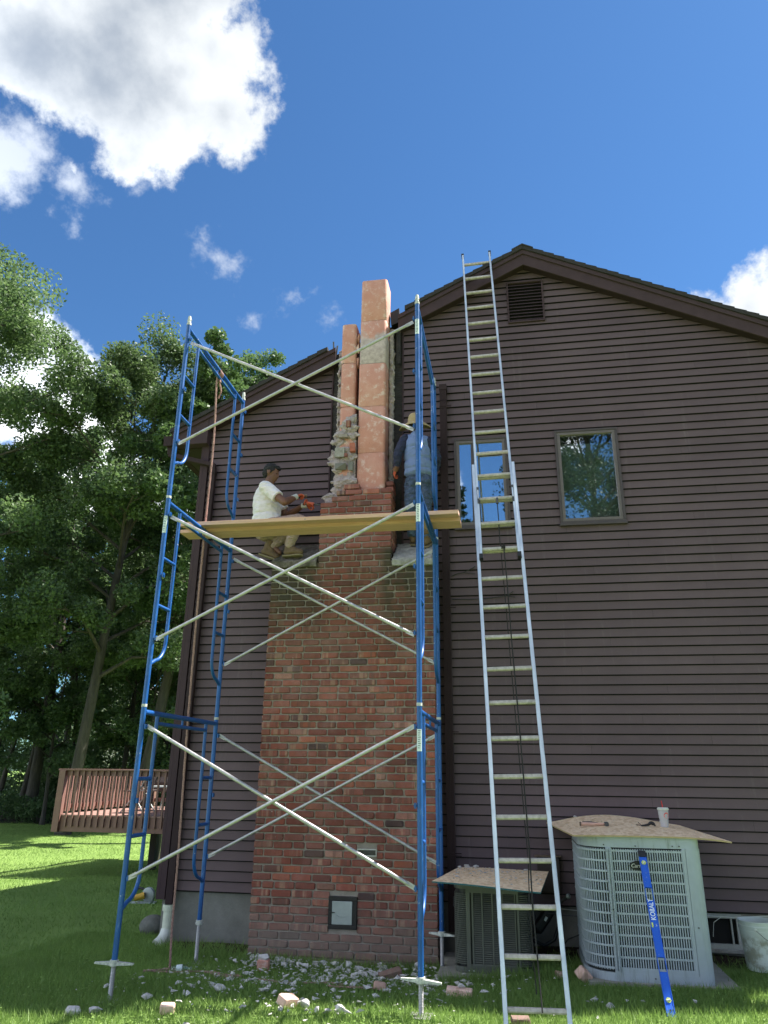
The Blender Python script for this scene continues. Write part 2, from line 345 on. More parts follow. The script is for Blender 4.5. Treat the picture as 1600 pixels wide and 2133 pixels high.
simple('boot', (.13,.080,.042), .8, var=.2, vs_=26, bump=.4); simple('sole', (.20,.155,.095), .8)
simple('glove_grey', (.48,.47,.44), .9, var=.1); simple('glove_orange', (.50,.095,.045), .6, var=.15, vs_=40)
t = Mt('straw', (.5,.4,.25), .85)
wv = t.n('ShaderNodeTexWave'); wv.bands_direction = 'Z'; wv.inputs['Scale'].default_value = 45; wv.inputs['Distortion'].default_value = 1.5; t.l(t.pos, wv.inputs['Vector'])
t.col(t.ramp(wv.outputs['Fac'], [(.2, (.28,.20,.10)), (.8, (.55,.42,.24))])).bump(wv.outputs['Fac'], .5, .004); M['straw'] = t.m
# vegetation
def leafmat(name, a, b, c3, trans=.35):
    t = Mt(name, a, .5, 0, .35); r = t.n('ShaderNodeAttribute'); r.attribute_name = 'rnd'
    col = t.ramp(r.outputs['Fac'], [(0, a), (.6, b), (1, c3)]); big_ = t.noise(.45, 3, .5)
    col = t.mix(t.rng(big_, .35, .65, 0, .4), col, tuple(x*.6 for x in a)); t.col(col)
    tr = t.n('ShaderNodeBsdfTranslucent'); t.l(t.mix(.4, col, (.12,.20,.04), 'MIX'), tr.inputs['Color'])
    ms = t.n('ShaderNodeMixShader'); ms.inputs[0].default_value = trans; t.l(t.p.outputs[0], ms.inputs[1]); t.l(tr.outputs[0], ms.inputs[2]); t.l(ms.outputs[0], t.o.inputs[0])
    M[name] = t.m
leafmat('leaf_dark', (0.091,0.153,0.072), (0.156,0.234,0.111), (0.227,0.305,0.150), .5)
leafmat('leaf_mid', (0.070,0.128,0.054), (0.119,0.196,0.084), (0.176,0.257,0.115), .4)
leafmat('leaf_olive', (0.084,0.132,0.065), (0.135,0.203,0.095), (0.196,0.263,0.135), .4)
leafmat('leaf_needle', (.012,.028,.014), (.022,.044,.022), (.035,.060,.030), .1)
leafmat('blade', (.14,.235,.055), (.28,.43,.11), (.40,.54,.18), .5)
t = Mt('bark', (.1,.08,.06), .95)
b_ = t.noise(9, 7, .7, t.mapv((1,1,.18))); t.col(t.ramp(b_, [(.3, (.035,.030,.026)), (.6, (.090,.077,.066)), (.8, (.15,.13,.115))])).bump(b_, .9, .05); M['bark'] = t.m
t = Mt('lawn', (.05,.1,.02), .95, 0, .1)
a_ = t.noise(1.3, 6, .65); b_ = t.noise(60, 5, .7)
c = t.ramp(a_, [(.3, (.20,.32,.08)), (.7, (.27,.41,.11))]); c = t.mix(t.math('MULTIPLY', b_, .5), c, (.060,.070,.025))
sx = t.sep(); soil = t.math('MULTIPLY', t.rng(sx[1], -.62, -.25), t.math('MULTIPLY', t.rng(sx[1], .6, .2), t.math('MULTIPLY', t.rng(sx[0], -3.9, -3.4), t.rng(t.noise(5, 5, .7), .25, .5))))
c = t.mix(soil, c, (.045,.032,.022)); c = t.mix(t.rng(sx[1], -9, -12), c, (.21,.235,.10)); t.col(c).bump(b_, .8, .03); M['lawn'] = t.m  # unseen lawn behind the camera coloured drier to cut green bounce
t = Mt('forest_floor', (.03,.025,.015), .95); t.col(t.ramp(t.noise(2.5, 7, .7), [(.3, (.018,.015,.010)), (.7, (.040,.042,.020))])); M['forest_floor'] = t.m

# ---------------------------------------------------------------- mesh helpers
ORG = {}
def put(o, kind=None, label=None, cat=None, group=None):
    if kind: o['kind'] = kind
    if label: o['label'] = label
    if cat: o['category'] = cat
    if group: o['group'] = group
    return o
def thing(name, loc, label, cat, group=None):
    o = bpy.data.objects.new(name, None); o.empty_display_size = .1; C.objects.link(o); o.location = loc
    ORG[o] = Vector(loc); return put(o, None, label, cat, group)
def origin_of(p): return ORG.get(p, Vector((0,0,0)))
def link(name, me, parent=None):
    o = bpy.data.objects.new(name, me); C.objects.link(o)
    if parent is not None: o.parent = parent; ORG[o] = origin_of(parent)
    return o
class MB:
    def __init__(s): s.v = []; s.f = []; s.r = []
    def add(s, vs, fs, r=0.0):
        k = len(s.v); s.v += [tuple(v) for v in vs]; s.f += [tuple(i+k for i in f) for f in fs]; s.r += [r]*len(vs); return s
    def box(s, x0, x1, y0, y1, z0, z1, T=None, r=0.0):
        vs = [Vector((x, y, z)) for z in (z0, z1) for y in (y0, y1) for x in (x0, x1)]
        if T is not None: vs = [T @ v for v in vs]
        return s.add(vs, [(0,2,3,1),(4,5,7,6),(0,1,5,4),(2,6,7,3),(0,4,6,2),(1,3,7,5)], r)
    def obox(s, c, ax, ay, az, sx, sy, sz, r=0.0):      # oriented box, full sizes
        vs = [Vector(c)+ax*(i*sx/2)+ay*(j*sy/2)+az*(k*sz/2) for k in (-1,1) for j in (-1,1) for i in (-1,1)]
        return s.add(vs, [(0,2,3,1),(4,5,7,6),(0,1,5,4),(2,6,7,3),(0,4,6,2),(1,3,7,5)], r)
    def bar(s, a, b, wx, wy, upv=(0,0,1)):              # rectangular bar from a to b
        a, b = Vector(a), Vector(b); d = (b-a).normalized(); u = Vector(upv); x = d.cross(u)
        if x.length < 1e-3: x = d.cross(Vector((1,0,0)))
        x.normalize(); y = x.cross(d).normalized(); return s.obox((a+b)/2, x, y, d, wx, wy, (b-a).length)
    def tube(s, pts, r, n=10, cap=True, rr=0.0):
        pts = [Vector(p) for p in pts]; rs = r if isinstance(r, (list, tuple)) else [r]*len(pts)
        d0 = (pts[1]-pts[0]).normalized(); x = d0.cross(Vector((0,0,1)))
        if x.length < 1e-2: x = d0.cross(Vector((0,1,0)))
        x.normalize(); vs = []; fs = []
        for i, p in enumerate(pts):
            d = (pts[min(i+1, len(pts)-1)]-pts[max(i-1, 0)]).normalized()
            x = (x - d*x.dot(d)).normalized(); y = d.cross(x)
            for k in range(n):
                a = 2*math.pi*k/n; vs.append(p + (x*math.cos(a)+y*math.sin(a))*rs[i])
        for i in range(len(pts)-1):
            for k in range(n): k2 = (k+1) % n; fs.append((i*n+k, i*n+k2, (i+1)*n+k2, (i+1)*n+k))
        if cap: fs.append(tuple(range(n-1, -1, -1))); fs.append(tuple((len(pts)-1)*n+k for k in range(n)))
        return s.add(vs, fs, rr)
    def prism(s, poly, axis, a, b):                     # 2D polygon extruded along an axis
        n = len(poly)
        def P(u, v, t): return (t, u, v) if axis == 'x' else (u, t, v) if axis == 'y' else (u, v, t)
        vs = [P(u, v, a) for u, v in poly]+[P(u, v, b) for u, v in poly]
        fs = [tuple(range(n-1, -1, -1)), tuple(range(n, 2*n))]+[(i, (i+1) % n, n+(i+1) % n, n+i) for i in range(n)]
        return s.add(vs, fs)
    def lathe(s, prof, c, n=24, ax=Vector((0,0,1)), sx=1.0):
        ax = Vector(ax).normalized(); x = ax.orthogonal().normalized(); y = ax.cross(x); c = Vector(c); vs = []; fs = []
        for (r, h) in prof:
            for k in range(n):
                a = 2*math.pi*k/n; vs.append(c+ax*h+(x*math.cos(a)*sx+y*math.sin(a))*r)
        for i in range(len(prof)-1):
            for k in range(n): k2 = (k+1) % n; fs.append((i*n+k, i*n+k2, (i+1)*n+k2, (i+1)*n+k))
        return s.add(vs, fs)
    def ell(s, c, r, R=None, n=14):
        c = Vector(c); vs = []; fs = []
        for i in range(n//2+1):
            th = math.pi*i/(n//2)
            for k in range(n):
                a = 2*math.pi*k/n; v = Vector((r[0]*math.sin(th)*math.cos(a), r[1]*math.sin(th)*math.sin(a), r[2]*math.cos(th)))
                if R is not None: v = R @ v
                vs.append(c+v)
        for i in range(n//2):
            for k in range(n): k2 = (k+1) % n; fs.append((i*n+k, (i+1)*n+k, (i+1)*n+k2, i*n+k2))
        return s.add(vs, fs)
    def cap(s, a, ra, b, rb, n=12):                     # tapered capsule, for bodies
        a, b = Vector(a), Vector(b); s.ell(a, (ra,)*3, n=n); s.ell(b, (rb,)*3, n=n)
        return s.tube([a, (a+b)/2, b], [ra, (ra+rb)/2, rb], n)
    def hull(s, pts, r=0.0):
        b = bmesh.new(); [b.verts.new(p) for p in pts]; g = bmesh.ops.convex_hull(b, input=b.verts)
        dele = [e for e in g['geom_interior']+g['geom_unused'] if isinstance(e, bmesh.types.BMVert)]
        bmesh.ops.delete(b, geom=list(set(dele)), context='VERTS'); b.verts.index_update()
        s.add([v.co.copy() for v in b.verts], [tuple(v.index for v in f.verts) for f in b.faces], r); b.free(); return s
    def mesh(s, name, off=Vector((0,0,0)), mat=None, smooth=False, attr=False):
        me = bpy.data.meshes.new(name); me.from_pydata([(v[0]-off[0], v[1]-off[1], v[2]-off[2]) for v in s.v], [], s.f)
        if mat: me.materials.append(M[mat])
        if attr:
            a = me.attributes.new('rnd', 'FLOAT', 'POINT'); a.data.foreach_set('value', s.r)
        if smooth:
            me.polygons.foreach_set('use_smooth', [True]*len(me.polygons))
        me.update(); return me
    def build(s, name, mat, parent=None, smooth=False, bevel=0.0, attr=False, kind=None):
        o = link(name, s.mesh(name, origin_of(parent) if parent is not None else Vector((0,0,0)), mat, smooth, attr), parent)
        if smooth:
            es = o.modifiers.new('e', 'EDGE_SPLIT'); es.split_angle = rad(40)
        if bevel:
            b = o.modifiers.new('b', 'BEVEL'); b.width = bevel; b.segments = 2; b.limit_method = 'ANGLE'
        if kind: o['kind'] = kind
        return o
def npmesh(name, V, Fc, mat, rnd=None):
    me = bpy.data.meshes.new(name); V = np.asarray(V, np.float32); Fc = np.asarray(Fc, np.int32); k = Fc.shape[1]
    me.vertices.add(len(V)); me.vertices.foreach_set('co', V.ravel())
    me.loops.add(Fc.size); me.loops.foreach_set('vertex_index', Fc.ravel())
    me.polygons.add(len(Fc)); me.polygons.foreach_set('loop_start', np.arange(0, Fc.size, k, dtype=np.int32))
    try: me.polygons.foreach_set('loop_total', np.full(len(Fc), k, np.int32))
    except Exception: pass
    me.materials.append(M[mat])
    if rnd is not None: a = me.attributes.new('rnd', 'FLOAT', 'POINT'); a.data.foreach_set('value', np.asarray(rnd, np.float32))
    me.update(calc_edges=True); me.validate(); return me
def fused(mb, name, mat, parent, voxel=.01, smooth=4, disp=0.0, dscale=.08, seed=0):   # union of closed shapes into one skin
    me = mb.mesh(name+'_raw'); o = bpy.data.objects.new('tmp', me); C.objects.link(o)
    r = o.modifiers.new('r', 'REMESH'); r.mode = 'VOXEL'; r.voxel_size = voxel
    if smooth: s_ = o.modifiers.new('s', 'SMOOTH'); s_.iterations = smooth; s_.factor = .5
    dg = bpy.context.evaluated_depsgraph_get(); me2 = bpy.data.meshes.new_from_object(o.evaluated_get(dg))
    bpy.data.objects.remove(o); me2.name = name; off = origin_of(parent) if parent is not None else Vector((0,0,0))
    n = len(me2.vertices); co = np.empty(n*3, np.float32); me2.vertices.foreach_get('co', co); co = co.reshape(-1, 3)
    if disp:
        no = np.empty(n*3, np.float32); me2.vertices.foreach_get('normal', no); no = no.reshape(-1, 3)
        d = np.array([noise.fractal(Vector(c/dscale)+Vector((seed, 0, 0)), .9, 2.0, 4) for c in co], np.float32); co = co+no*(d*disp)[:, None]
    co = co-np.array(off, np.float32); me2.vertices.foreach_set('co', co.ravel()); me2.materials.clear(); me2.materials.append(M[mat])
    me2.polygons.foreach_set('use_smooth', [True]*len(me2.polygons)); me2.update(); return link(name, me2, parent)
def copy_part(o, parent, loc=None, rot=None, name=None):
    c = o.copy(); C.objects.link(c); c.parent = parent
    if loc is not None: c.location = loc
    if rot is not None: c.rotation_euler = rot
    return c
def sm(a, b, x):
    t_ = np.clip((x-a)/(b-a), 0, 1); return t_*t_*(3-2*t_)
def ground(x, y):
    x = np.asarray(x, float); y = np.asarray(y, float)
    g = -.11*sm(.5, -.6, x)*sm(-2.2, -.9, y) - .03
    g = g + .03*sm(.3, 1.4, x)
    g = g - .25*sm(0, 9, y) - .0*x
    g = g + .015*np.sin(x*1.7+.5)*np.cos(y*1.3) + .008*np.sin(x*4.1)*np.sin(y*3.7+1)
    return g

# ---------------------------------------------------------------- lawn
def gridmesh(name, xs, ys, fz, mat):
    X, Y = np.meshgrid(xs, ys); Z = fz(X, Y); V = np.stack([X, Y, Z], -1).reshape(-1, 3); nx, ny = len(xs), len(ys)
    i = np.arange((nx-1)*(ny-1)); r_ = i//(nx-1); c_ = i % (nx-1); a = r_*nx+c_
    me = npmesh(name, V, np.stack([a, a+1, a+nx+1, a+nx], -1), mat); me.polygons.foreach_set('use_smooth', [True]*len(me.polygons)); return me
xs = np.concatenate([np.linspace(-400, -32, 8), np.linspace(-30, 8, 150), np.linspace(10, 400, 8)])
ys = np.concatenate([np.linspace(-400, -14, 8), np.linspace(-12, 30, 160), np.linspace(34, 400, 8)])
lawn = link('lawn', gridmesh('lawn', xs, ys, ground, 'lawn')); lawn['kind'] = 'structure'
ff = link('woodland_floor', gridmesh('woodland_floor', np.linspace(-40, -4, 30), np.linspace(18.6, 29, 14), lambda x, y: ground(x, y)+.012, 'forest_floor')); ff['kind'] = 'structure'

def blades(name, X, Y, h0, h1, wd, seed, zoff=-.01):
    r = np.random.default_rng(seed); n = len(X); Z = ground(X, Y)+zoff
    a = r.uniform(0, 2*np.pi, n); h = r.uniform(h0, h1, n)*(0.75+.5*r.random(n)); lean = r.normal(0, .45, (n, 2))*h[:, None]
    dx = np.cos(a)*wd/2; dy = np.sin(a)*wd/2; base = np.stack([X, Y, Z], -1)
    V = np.empty((n, 3, 3)); V[:, 0] = base+np.stack([dx, dy, 0*dx], -1); V[:, 1] = base-np.stack([dx, dy, 0*dx], -1)
    V[:, 2] = base+np.stack([lean[:, 0], lean[:, 1], h], -1)
    patch = .5+.5*np.sin(X*2.1+np.cos(Y*1.7)*2)*np.cos(Y*2.3+X*.7)
    rv = np.clip(r.beta(2, 2.2, n)*.75+.25*patch, 0, 1)
    me = npmesh(name, V.reshape(-1, 3), np.arange(n*3).reshape(-1, 3), 'blade', np.repeat(rv, 3)); o = link(name, me); o['kind'] = 'stuff'; return o
def keep_out(X, Y):
    k = ~((X > -3.5) & (X < 5) & (Y > -.02) & (Y < 8.4))
    k &= ~((X > -2.37) & (X < -.45) & (Y > -.47) & (Y < .1))
    k &= ~((X > .80) & (X < 2.0) & (Y > -1.33) & (Y < 0))
    k &= ~((X > -.36) & (X < .52) & (Y > -1.06) & (Y < 0))
    k &= ~((X > -.45) & (X < 3) & (Y > -.75) & (Y < 0) & (rng.random(len(X)) < .9))
    k &= ~((X > -3.4) & (Y > -.42) & (Y < .1) & (rng.random(len(X)) < .75))
    return k
n = 190000; X = rng.uniform(-4.6, 3.6, n); Y = -4.0+4.3*rng.random(n)
d_ = np.sqrt((X-.3)**2+(Y+8.3)**2); k = keep_out(X, Y) & (X > -4.6+0*X)
cl = np.array([noise.noise(Vector((a*2.3, b*2.3, 0))) for a, b in zip(X[::1][:1], Y[:1])])
blades('grass', X[k], Y[k], .028, .075, .0085, 1)
n = 150000; u_ = rng.random(n)**.8; Y = -2.5+22.5*u_; Xl = -3.5-(Y+8.3)*.78; X = Xl+rng.random(n)*(-3.4-Xl)
k = (Y < 19.5) & ~((X > -3.55) & (Y > 0)); wd_ = .010
blades('grass', X[k], Y[k], .025, .06, .013, 2)
# taller tufts against the walls and round the pads
n = 5200; X = np.concatenate([rng.uniform(-3.4, -2.4, n//4), rng.uniform(-2.4, -.4, n//4), rng.uniform(.5, 3.2, n//4), rng.uniform(-.4, .6, n//4)])
Y = np.concatenate([rng.normal(-.42, .12, n//4), rng.normal(-.62, .10, n//4), np.abs(rng.normal(0, .25, n//4))*-1-.25, rng.normal(-1.15, .05, n//4)])
k = keep_out(X, Y) | (Y < -.55); blades('grass', X[k], Y[k], .06, .12, .008, 3)
# clover and broad weeds in the lawn
n = 9000; X = rng.uniform(-4.2, 3, n); Y = rng.uniform(-3.6, -.3, n); cx = np.array([noise.noise(Vector((a*1.6, b*1.6, 4))) for a, b in zip(X, Y)]); k = (cx > .08) & keep_out(X, Y); X = X[k]; Y = Y[k]; n = len(X)
Z = ground(X, Y)+rng.uniform(.02, .045, n); a = rng.uniform(0, 6.28, n); s_ = rng.uniform(.007, .012, n)
V = np.empty((n, 4, 3)); 
for j in range(4): V[:, j] = np.stack([X+np.cos(a+j*1.57)*s_, Y+np.sin(a+j*1.57)*s_, Z+rng.normal(0, .003, n)], -1)
o = link('clover', npmesh('clover', V.reshape(-1, 3), np.arange(n*4).reshape(-1, 4), 'blade', np.repeat(rng.uniform(.3, .9, n), 4))); o['kind'] = 'stuff'

# ---------------------------------------------------------------- trees
def leaves(centers, radii, per, size, seed, flat=.85, up_=.4):
    r = np.random.default_rng(seed); cs = np.repeat(np.asarray(centers), per, 0); rs = np.repeat(np.asarray(radii), per, 0); n = len(cs)
    d = r.normal(size=(n, 3)); d /= np.linalg.norm(d, axis=1)[:, None]; rad_ = r.random(n)**.42
    p = cs + d*(rad_*rs)[:, None]*np.array([1, 1, flat])
    nrm = r.normal(size=(n, 3)); nrm[:, 2] += up_*2; nrm /= np.linalg.norm(nrm, axis=1)[:, None]
    t1 = np.cross(nrm, r.normal(size=(n, 3))); t1 /= np.linalg.norm(t1, axis=1)[:, None]; t2 = np.cross(nrm, t1)
    L = size*r.uniform(.7, 1.4, n)[:, None]; W_ = L*.55
    V = np.empty((n, 4, 3)); V[:, 0] = p-t1*L/2; V[:, 1] = p+t2*W_/2+t1*L*.05; V[:, 2] = p+t1*L/2; V[:, 3] = p-t2*W_/2+t1*L*.05
    rv = np.clip(r.beta(2, 2, n), 0, 1); return V.reshape(-1, 3), np.arange(n*4).reshape(-1, 4), np.repeat(rv, 4)
def tree(name, x, y, H, R, base, nl, mat, seed, label, cat='tree', lean=(0, 0), trunk=.22, leaf=.13, group=None, limbs=16, droop=0.0, clump=.62):
    rd = random.Random(seed); z0 = float(ground(x, y))-.1
    t = thing(name, (x, y, z0), label, cat, group); P0 = Vector((x, y, z0)); pts = []; N = 12; ph = rd.uniform(0, 6)
    for i in range(N+1):
        s_ = i/N; pts.append(P0+Vector((lean[0]*s_+.22*math.sin(ph+s_*5)*s_, lean[1]*s_+.22*math.cos(ph*2+s_*4)*s_, H*.93*s_)))
    rs = [trunk*(1-.82*(i/N))*(1.25 if i == 0 else 1) for i in range(N+1)]
    MB().tube(pts, rs, 10).build('trunk', 'bark', t, True)
    def at(s_): i = min(int(s_*N), N-1); f = s_*N-i; return pts[i].lerp(pts[i+1], f)
    L = MB(); cen = []; rr = []
    for k in range(limbs):
        s_ = base/H+(0.96-base/H)*((k+.5)/limbs)**.9; a = k*2.4+rd.uniform(-.5, .5); p = at(s_)
        q = (s_-base/H)/(1-base/H); prof = math.sin(math.pi*min(1, .18+.80*q))**.6
        ln = R*prof*rd.uniform(.75, 1.15); rise = ln*(.25+.75*q)-droop*ln
        tip = p+Vector((math.cos(a)*ln, math.sin(a)*ln, rise)); midp = p.lerp(tip, .5)+Vector((rd.uniform(-.2, .2), rd.uniform(-.2, .2), .12*ln))
        r0 = trunk*.38*(1-.6*q); L.tube([p, midp, tip], [r0, r0*.6, r0*.22], 6)
        for j in range(6):
            f = .3+.7*(j+rd.random()*.7)/6; c = (p.lerp(midp, f*2) if f < .5 else midp.lerp(tip, f*2-1)); a2 = a+rd.choice((-1, 1))*rd.uniform(.4, 1.3); l2 = ln*.45*rd.uniform(.5, 1.1)
            e = c+Vector((math.cos(a2)*l2, math.sin(a2)*l2, l2*rd.uniform(-.15, .55))); L.tube([c, c.lerp(e, .5)+Vector((0,0,.05)), e], [r0*.35, r0*.22, r0*.1], 4)
            cen.append(e); rr.append(clump*rd.uniform(.6, 1.25)*max(.5, R/3.4))
            if rd.random() < .75: cen.append(c.lerp(e, .5)+Vector((0, 0, rd.uniform(0, .3)))); rr.append(clump*rd.uniform(.5, .9)*max(.5, R/3.4))
    L.build('limbs', 'bark', t, True)
    per = max(20, nl//len(cen)); V, Fc, rv = leaves([tuple(c) for c in cen], rr, per, leaf, seed)
    V = V-np.array(P0); link('crown', npmesh('crown', V, Fc, mat, rv), t); return t
tree('maple_tree', -18.2, 10.2, 18.2, 4.5, 2.6, 150000, 'leaf_dark', 11, 'tall dark green tree cut off by the left edge of the picture', trunk=.26, leaf=.125, limbs=28, clump=.62, lean=(.4, 0))
tree('ash_tree', -13.75, 14.6, 17.4, 3.7, 5.0, 130000, 'leaf_olive', 12, 'tall feathery olive green tree with a pale trunk behind the left end of the deck', trunk=.21, leaf=.12, lean=(1.4, 0), limbs=32, clump=.60)
tree('broadleaf_tree', -12.6, 16.8, 18.4, 3.1, 6.0, 95000, 'leaf_mid', 13, 'round topped mid green tree whose leaning trunk stands behind the middle of the deck', trunk=.23, leaf=.12, lean=(2.3, .3), limbs=28)
tree('poplar_tree', -9.0, 13.5, 17.0, 2.2, 8.0, 40000, 'leaf_mid', 14, 'light green tree rising just above the left slope of the roof', trunk=.20, leaf=.15, lean=(.3, 0), limbs=18, clump=.55)
tree('shade_tree', -18.3, 19.5, 16.8, 3.4, 3.0, 80000, 'leaf_mid', 15, 'dark tree in the gap between the cut off tree and the olive tree', trunk=.24, leaf=.14, limbs=28)
BK = [(-24.5, 23, 17, 3.6, 'farthest left of the trees at the back of the wood'), (-21.5, 26.5, 15, 3.8, 'tree at the back of the wood standing second from the left'), (-18.3, 27, 14.5, 3.8, 'tree at the back of the wood behind the gap beside the deck'), (-15.2, 25, 15.5, 3.6, 'tree at the back of the wood behind the pale trunk'),
      (-12.3, 24, 16.0, 3.4, 'tree at the back of the wood behind the leaning trunk'), (-9.6, 22.5, 15.5, 3.2, 'tree at the back of the wood nearest to the brown house'), (-6.8, 22.0, 13.0, 3.0, 'low tree at the back of the wood hidden by the house corner')]
for i, (x, y, H, R, lb) in enumerate(BK):
    tree('woodland_tree', x, y, H, R, 2.0, 34000, 'leaf_dark', 30+i, lb, trunk=.17+.02*(i % 3), leaf=.16, lean=(.6*(-1)**i, 0), limbs=20, clump=.85, group='trees in the wood beyond the lawn')
UN = [(-16.9, 18.3, 6.5, 2.2, 'slim understory tree at the lawn edge left of the deck'), (-13.4, 19.2, 7.2, 2.4, 'dark understory tree behind the deck rail'), (-19.6, 17.2, 6.2, 2.5, 'leafy understory tree at the left edge of the lawn'), (-10.6, 18.0, 7.5, 2.3, 'understory tree beside the house corner behind the deck'), (-15.2, 20.6, 8.5, 2.6, 'understory tree directly behind the pale trunk')]
for i, (x, y, H, R, lb) in enumerate(UN):
    tree('understory_tree', x, y, H, R, 1.6, 15000, 'leaf_dark', 50+i, lb, trunk=.09, leaf=.13, limbs=14, clump=.62, group='understory trees at the edge of the wood')
# bare dark stems between the trees
for i, (x, y, h, lx) in enumerate([(-20.3, 20.2, 11, .9), (-18.9, 19.6, 12, 1.3), (-17.7, 21.2, 10, -.6), (-16.0, 22.0, 12, .4), (-21.8, 21.5, 9, .3)]):
    tree('young_tree', x, y, h, 1.7, h*.55, 6000, 'leaf_dark', 70+i, ['thin dark stemmed tree leaning right at the left edge of the wood', 'thin dark stemmed tree leaning right beside the lit gap', 'thin crooked young tree in front of the far lit lawn', 'thin young tree left of the pale trunk', 'thinnest young tree at the far left of the wood'][i], trunk=.12, leaf=.13, lean=(lx, 0), limbs=10)
def bush(x, y, r, h, seed, label, mat='leaf_mid'):
    z0 = float(ground(x, y)); t = thing('shrub', (x, y, z0), label, 'shrub', 'shrubs along the lawn edge'); rd = random.Random(seed); cen = []; rr = []; st = MB()
    for k in range(14):
        a = rd.uniform(0, 6.28); q = rd.random()**.5*r*.8; c = Vector((x+math.cos(a)*q, y+math.sin(a)*q, z0+rd.uniform(.25, .9)*h)); cen.append(tuple(c)); rr.append(.33*r+.08)
        st.tube([(x+.1*math.cos(a), y+.1*math.sin(a), z0-.02), ((x+c.x)/2, (y+c.y)/2, z0+h*.35), tuple(c)], [.014, .01, .005], 4)
    st.build('stems', 'bark', t); V, Fc, rv = leaves(cen, rr, 170, .10, seed, .8); link('foliage', npmesh('foliage', V-np.array((x, y, z0)), Fc, mat, rv), t)
for i, (x, y, r, h) in enumerate([(-21.0, 19.0, 1.0, .9), (-19.3, 19.3, 1.1, 1.0), (-17.6, 19.1, .9, .8), (-16.2, 19.4, 1.0, .95), (-14.8, 19.2, .9, .9), (-13.3, 19.6, 1.0, 1.1), (-11.9, 19.4, .9, .9), (-22.8, 18.4, 1.2, 1.2)]):
    bush(x, y, r, h, 90+i, ['low green shrub second from the left at the lawn edge', 'wide low shrub under the dark stems at the lawn edge', 'small shrub below the far lit lawn', 'rounded shrub just left of the deck post', 'shrub seen between the leftmost deck balusters', 'shrub behind the middle deck balusters', 'shrub behind the right part of the deck rail', 'shrub at the very left end of the lawn edge'][i])
rg_ = random.Random(55); cen = []; rr = []
for k in range(520):
    x = rg_.uniform(-46, -5); y = rg_.uniform(28.5, 33); hmax = 6.5 if not (-33 < x < -29.5) else 1.6
    cen.append((x, y, -.2+hmax*rg_.random()**1.1)); rr.append(rg_.uniform(.7, 1.3))
for k in range(300):
    x = rg_.uniform(-27, -7); y = rg_.uniform(22, 27); cen.append((x, y, -.2+2.6*rg_.random()**1.3)); rr.append(rg_.uniform(.45, .85))
V, Fc, rv = leaves(cen, rr, 130, .17, 99, .8); o = link('thicket', npmesh('thicket', V, Fc, 'leaf_dark', rv)); o['kind'] = 'stuff'
# trees on the photographer's side, seen only as reflections in the panes
def conifer(x, y, H, R, seed, label):
    z0 = -.1; t = thing('conifer_tree', (x, y, z0), label, 'tree'); MB().tube([(x, y, z0), (x, y, z0+H*.97)], [.22, .03], 8).build('trunk', 'bark', t, True)
    cen = []; rr = []; rd = random.Random(seed)
    for k in range(230):
        s_ = rd.random()**.8; zz = z0+1.5+(H-1.6)*s_; q = R*(1-s_)*rd.uniform(.25, 1)+.1; a = rd.uniform(0, 6.28); cen.append((x+math.cos(a)*q, y+math.sin(a)*q, zz-.12*q)); rr.append(.25+.5*(1-s_))
    V, Fc, rv = leaves(cen, rr, 110, .16, seed, .35); link('crown', npmesh('crown', V-np.array((x, y, z0)), Fc, 'leaf_needle', rv), t)
conifer(-2.2, -24, 16.9, 2.9, 201, 'spruce mirrored low in the left part of the left window'); conifer(1.0, -26, 15.9, 2.6, 202, 'spruce mirrored at the foot of the left window behind the ladder')
tree('oak_tree', 4.6, -24, 22, 4.2, 7.0, 110000, 'leaf_needle', 203, 'big tree mirrored in the right window', trunk=.30, leaf=.13, limbs=40, clump=.75)
# neighbour's house glimpsed through the wood
h = thing('neighbour_house', (-34, 52, -.3), 'pale house glimpsed through the trees at the far left', 'house')
MB().prism([(-40, -.4), (-28.5, -.4), (-28.5, 5.5), (-34.2, 8.6), (-40, 5.5)], 'y', 52, 60).build('wall', 'house_far', h)
MB().prism([(-41, 5.1), (-34.2, 8.9), (-27.5, 5.1), (-27.5, 5.4), (-34.2, 9.2), (-41, 5.4)], 'y', 51.5, 60.5).build('roof', 'roof_far', h)
for (x, z_) in [(-38, 1), (-34.8, 1), (-31, 1), (-36.5, 3.6), (-31.5, 3.6)]:
    f = MB().box(x-.6, x+.6, 51.93, 51.99, z_, z_+1.3).build('window', 'white_plastic', h); MB().box(x-.5, x+.5, 51.9, 51.93, z_+.1, z_+1.2).build('pane', 'room_dark', f)

# ---------------------------------------------------------------- house
house = thing('house', (.74, 4, -.1), 'dark brown clapboard house with a low gable that fills the right half of the picture', 'house')
EXPO = .1016; ZB = .35; XL, XR = -3.53, 5.01
def zt(x): return 8.19-(.505 if x < .74 else .50)*abs(x-.74)
def clip(poly, a, b, c):       # keep a*x+b*z <= c
    out = []
    for i in range(len(poly)):
        p, q = poly[i], poly[(i+1) % len(poly)]; dp = a*p[0]+b*p[1]-c; dq = a*q[0]+b*q[1]-c
        if dp <= 0: out.append(p)
        if dp*dq < 0: s_ = dp/(dp-dq); out.append((p[0]+(q[0]-p[0])*s_, p[1]+(q[1]-p[1])*s_))
    return out
def roofclip(poly, drop): return clip(clip(poly, .50, 1, 8.19+.5*.74-drop), -.505, 1, 8.19-.505*.74-drop)
WL = (-.235, .415, 4.325, 5.49); WR = (.985, 1.72, 4.32, 5.52); VT = (.508, .982, 7.105, 7.735)
OPEN = [WL, WR, VT, (-2.345, -.47, -9, 3.85), (-1.805, -.885, 3.85, 9)]
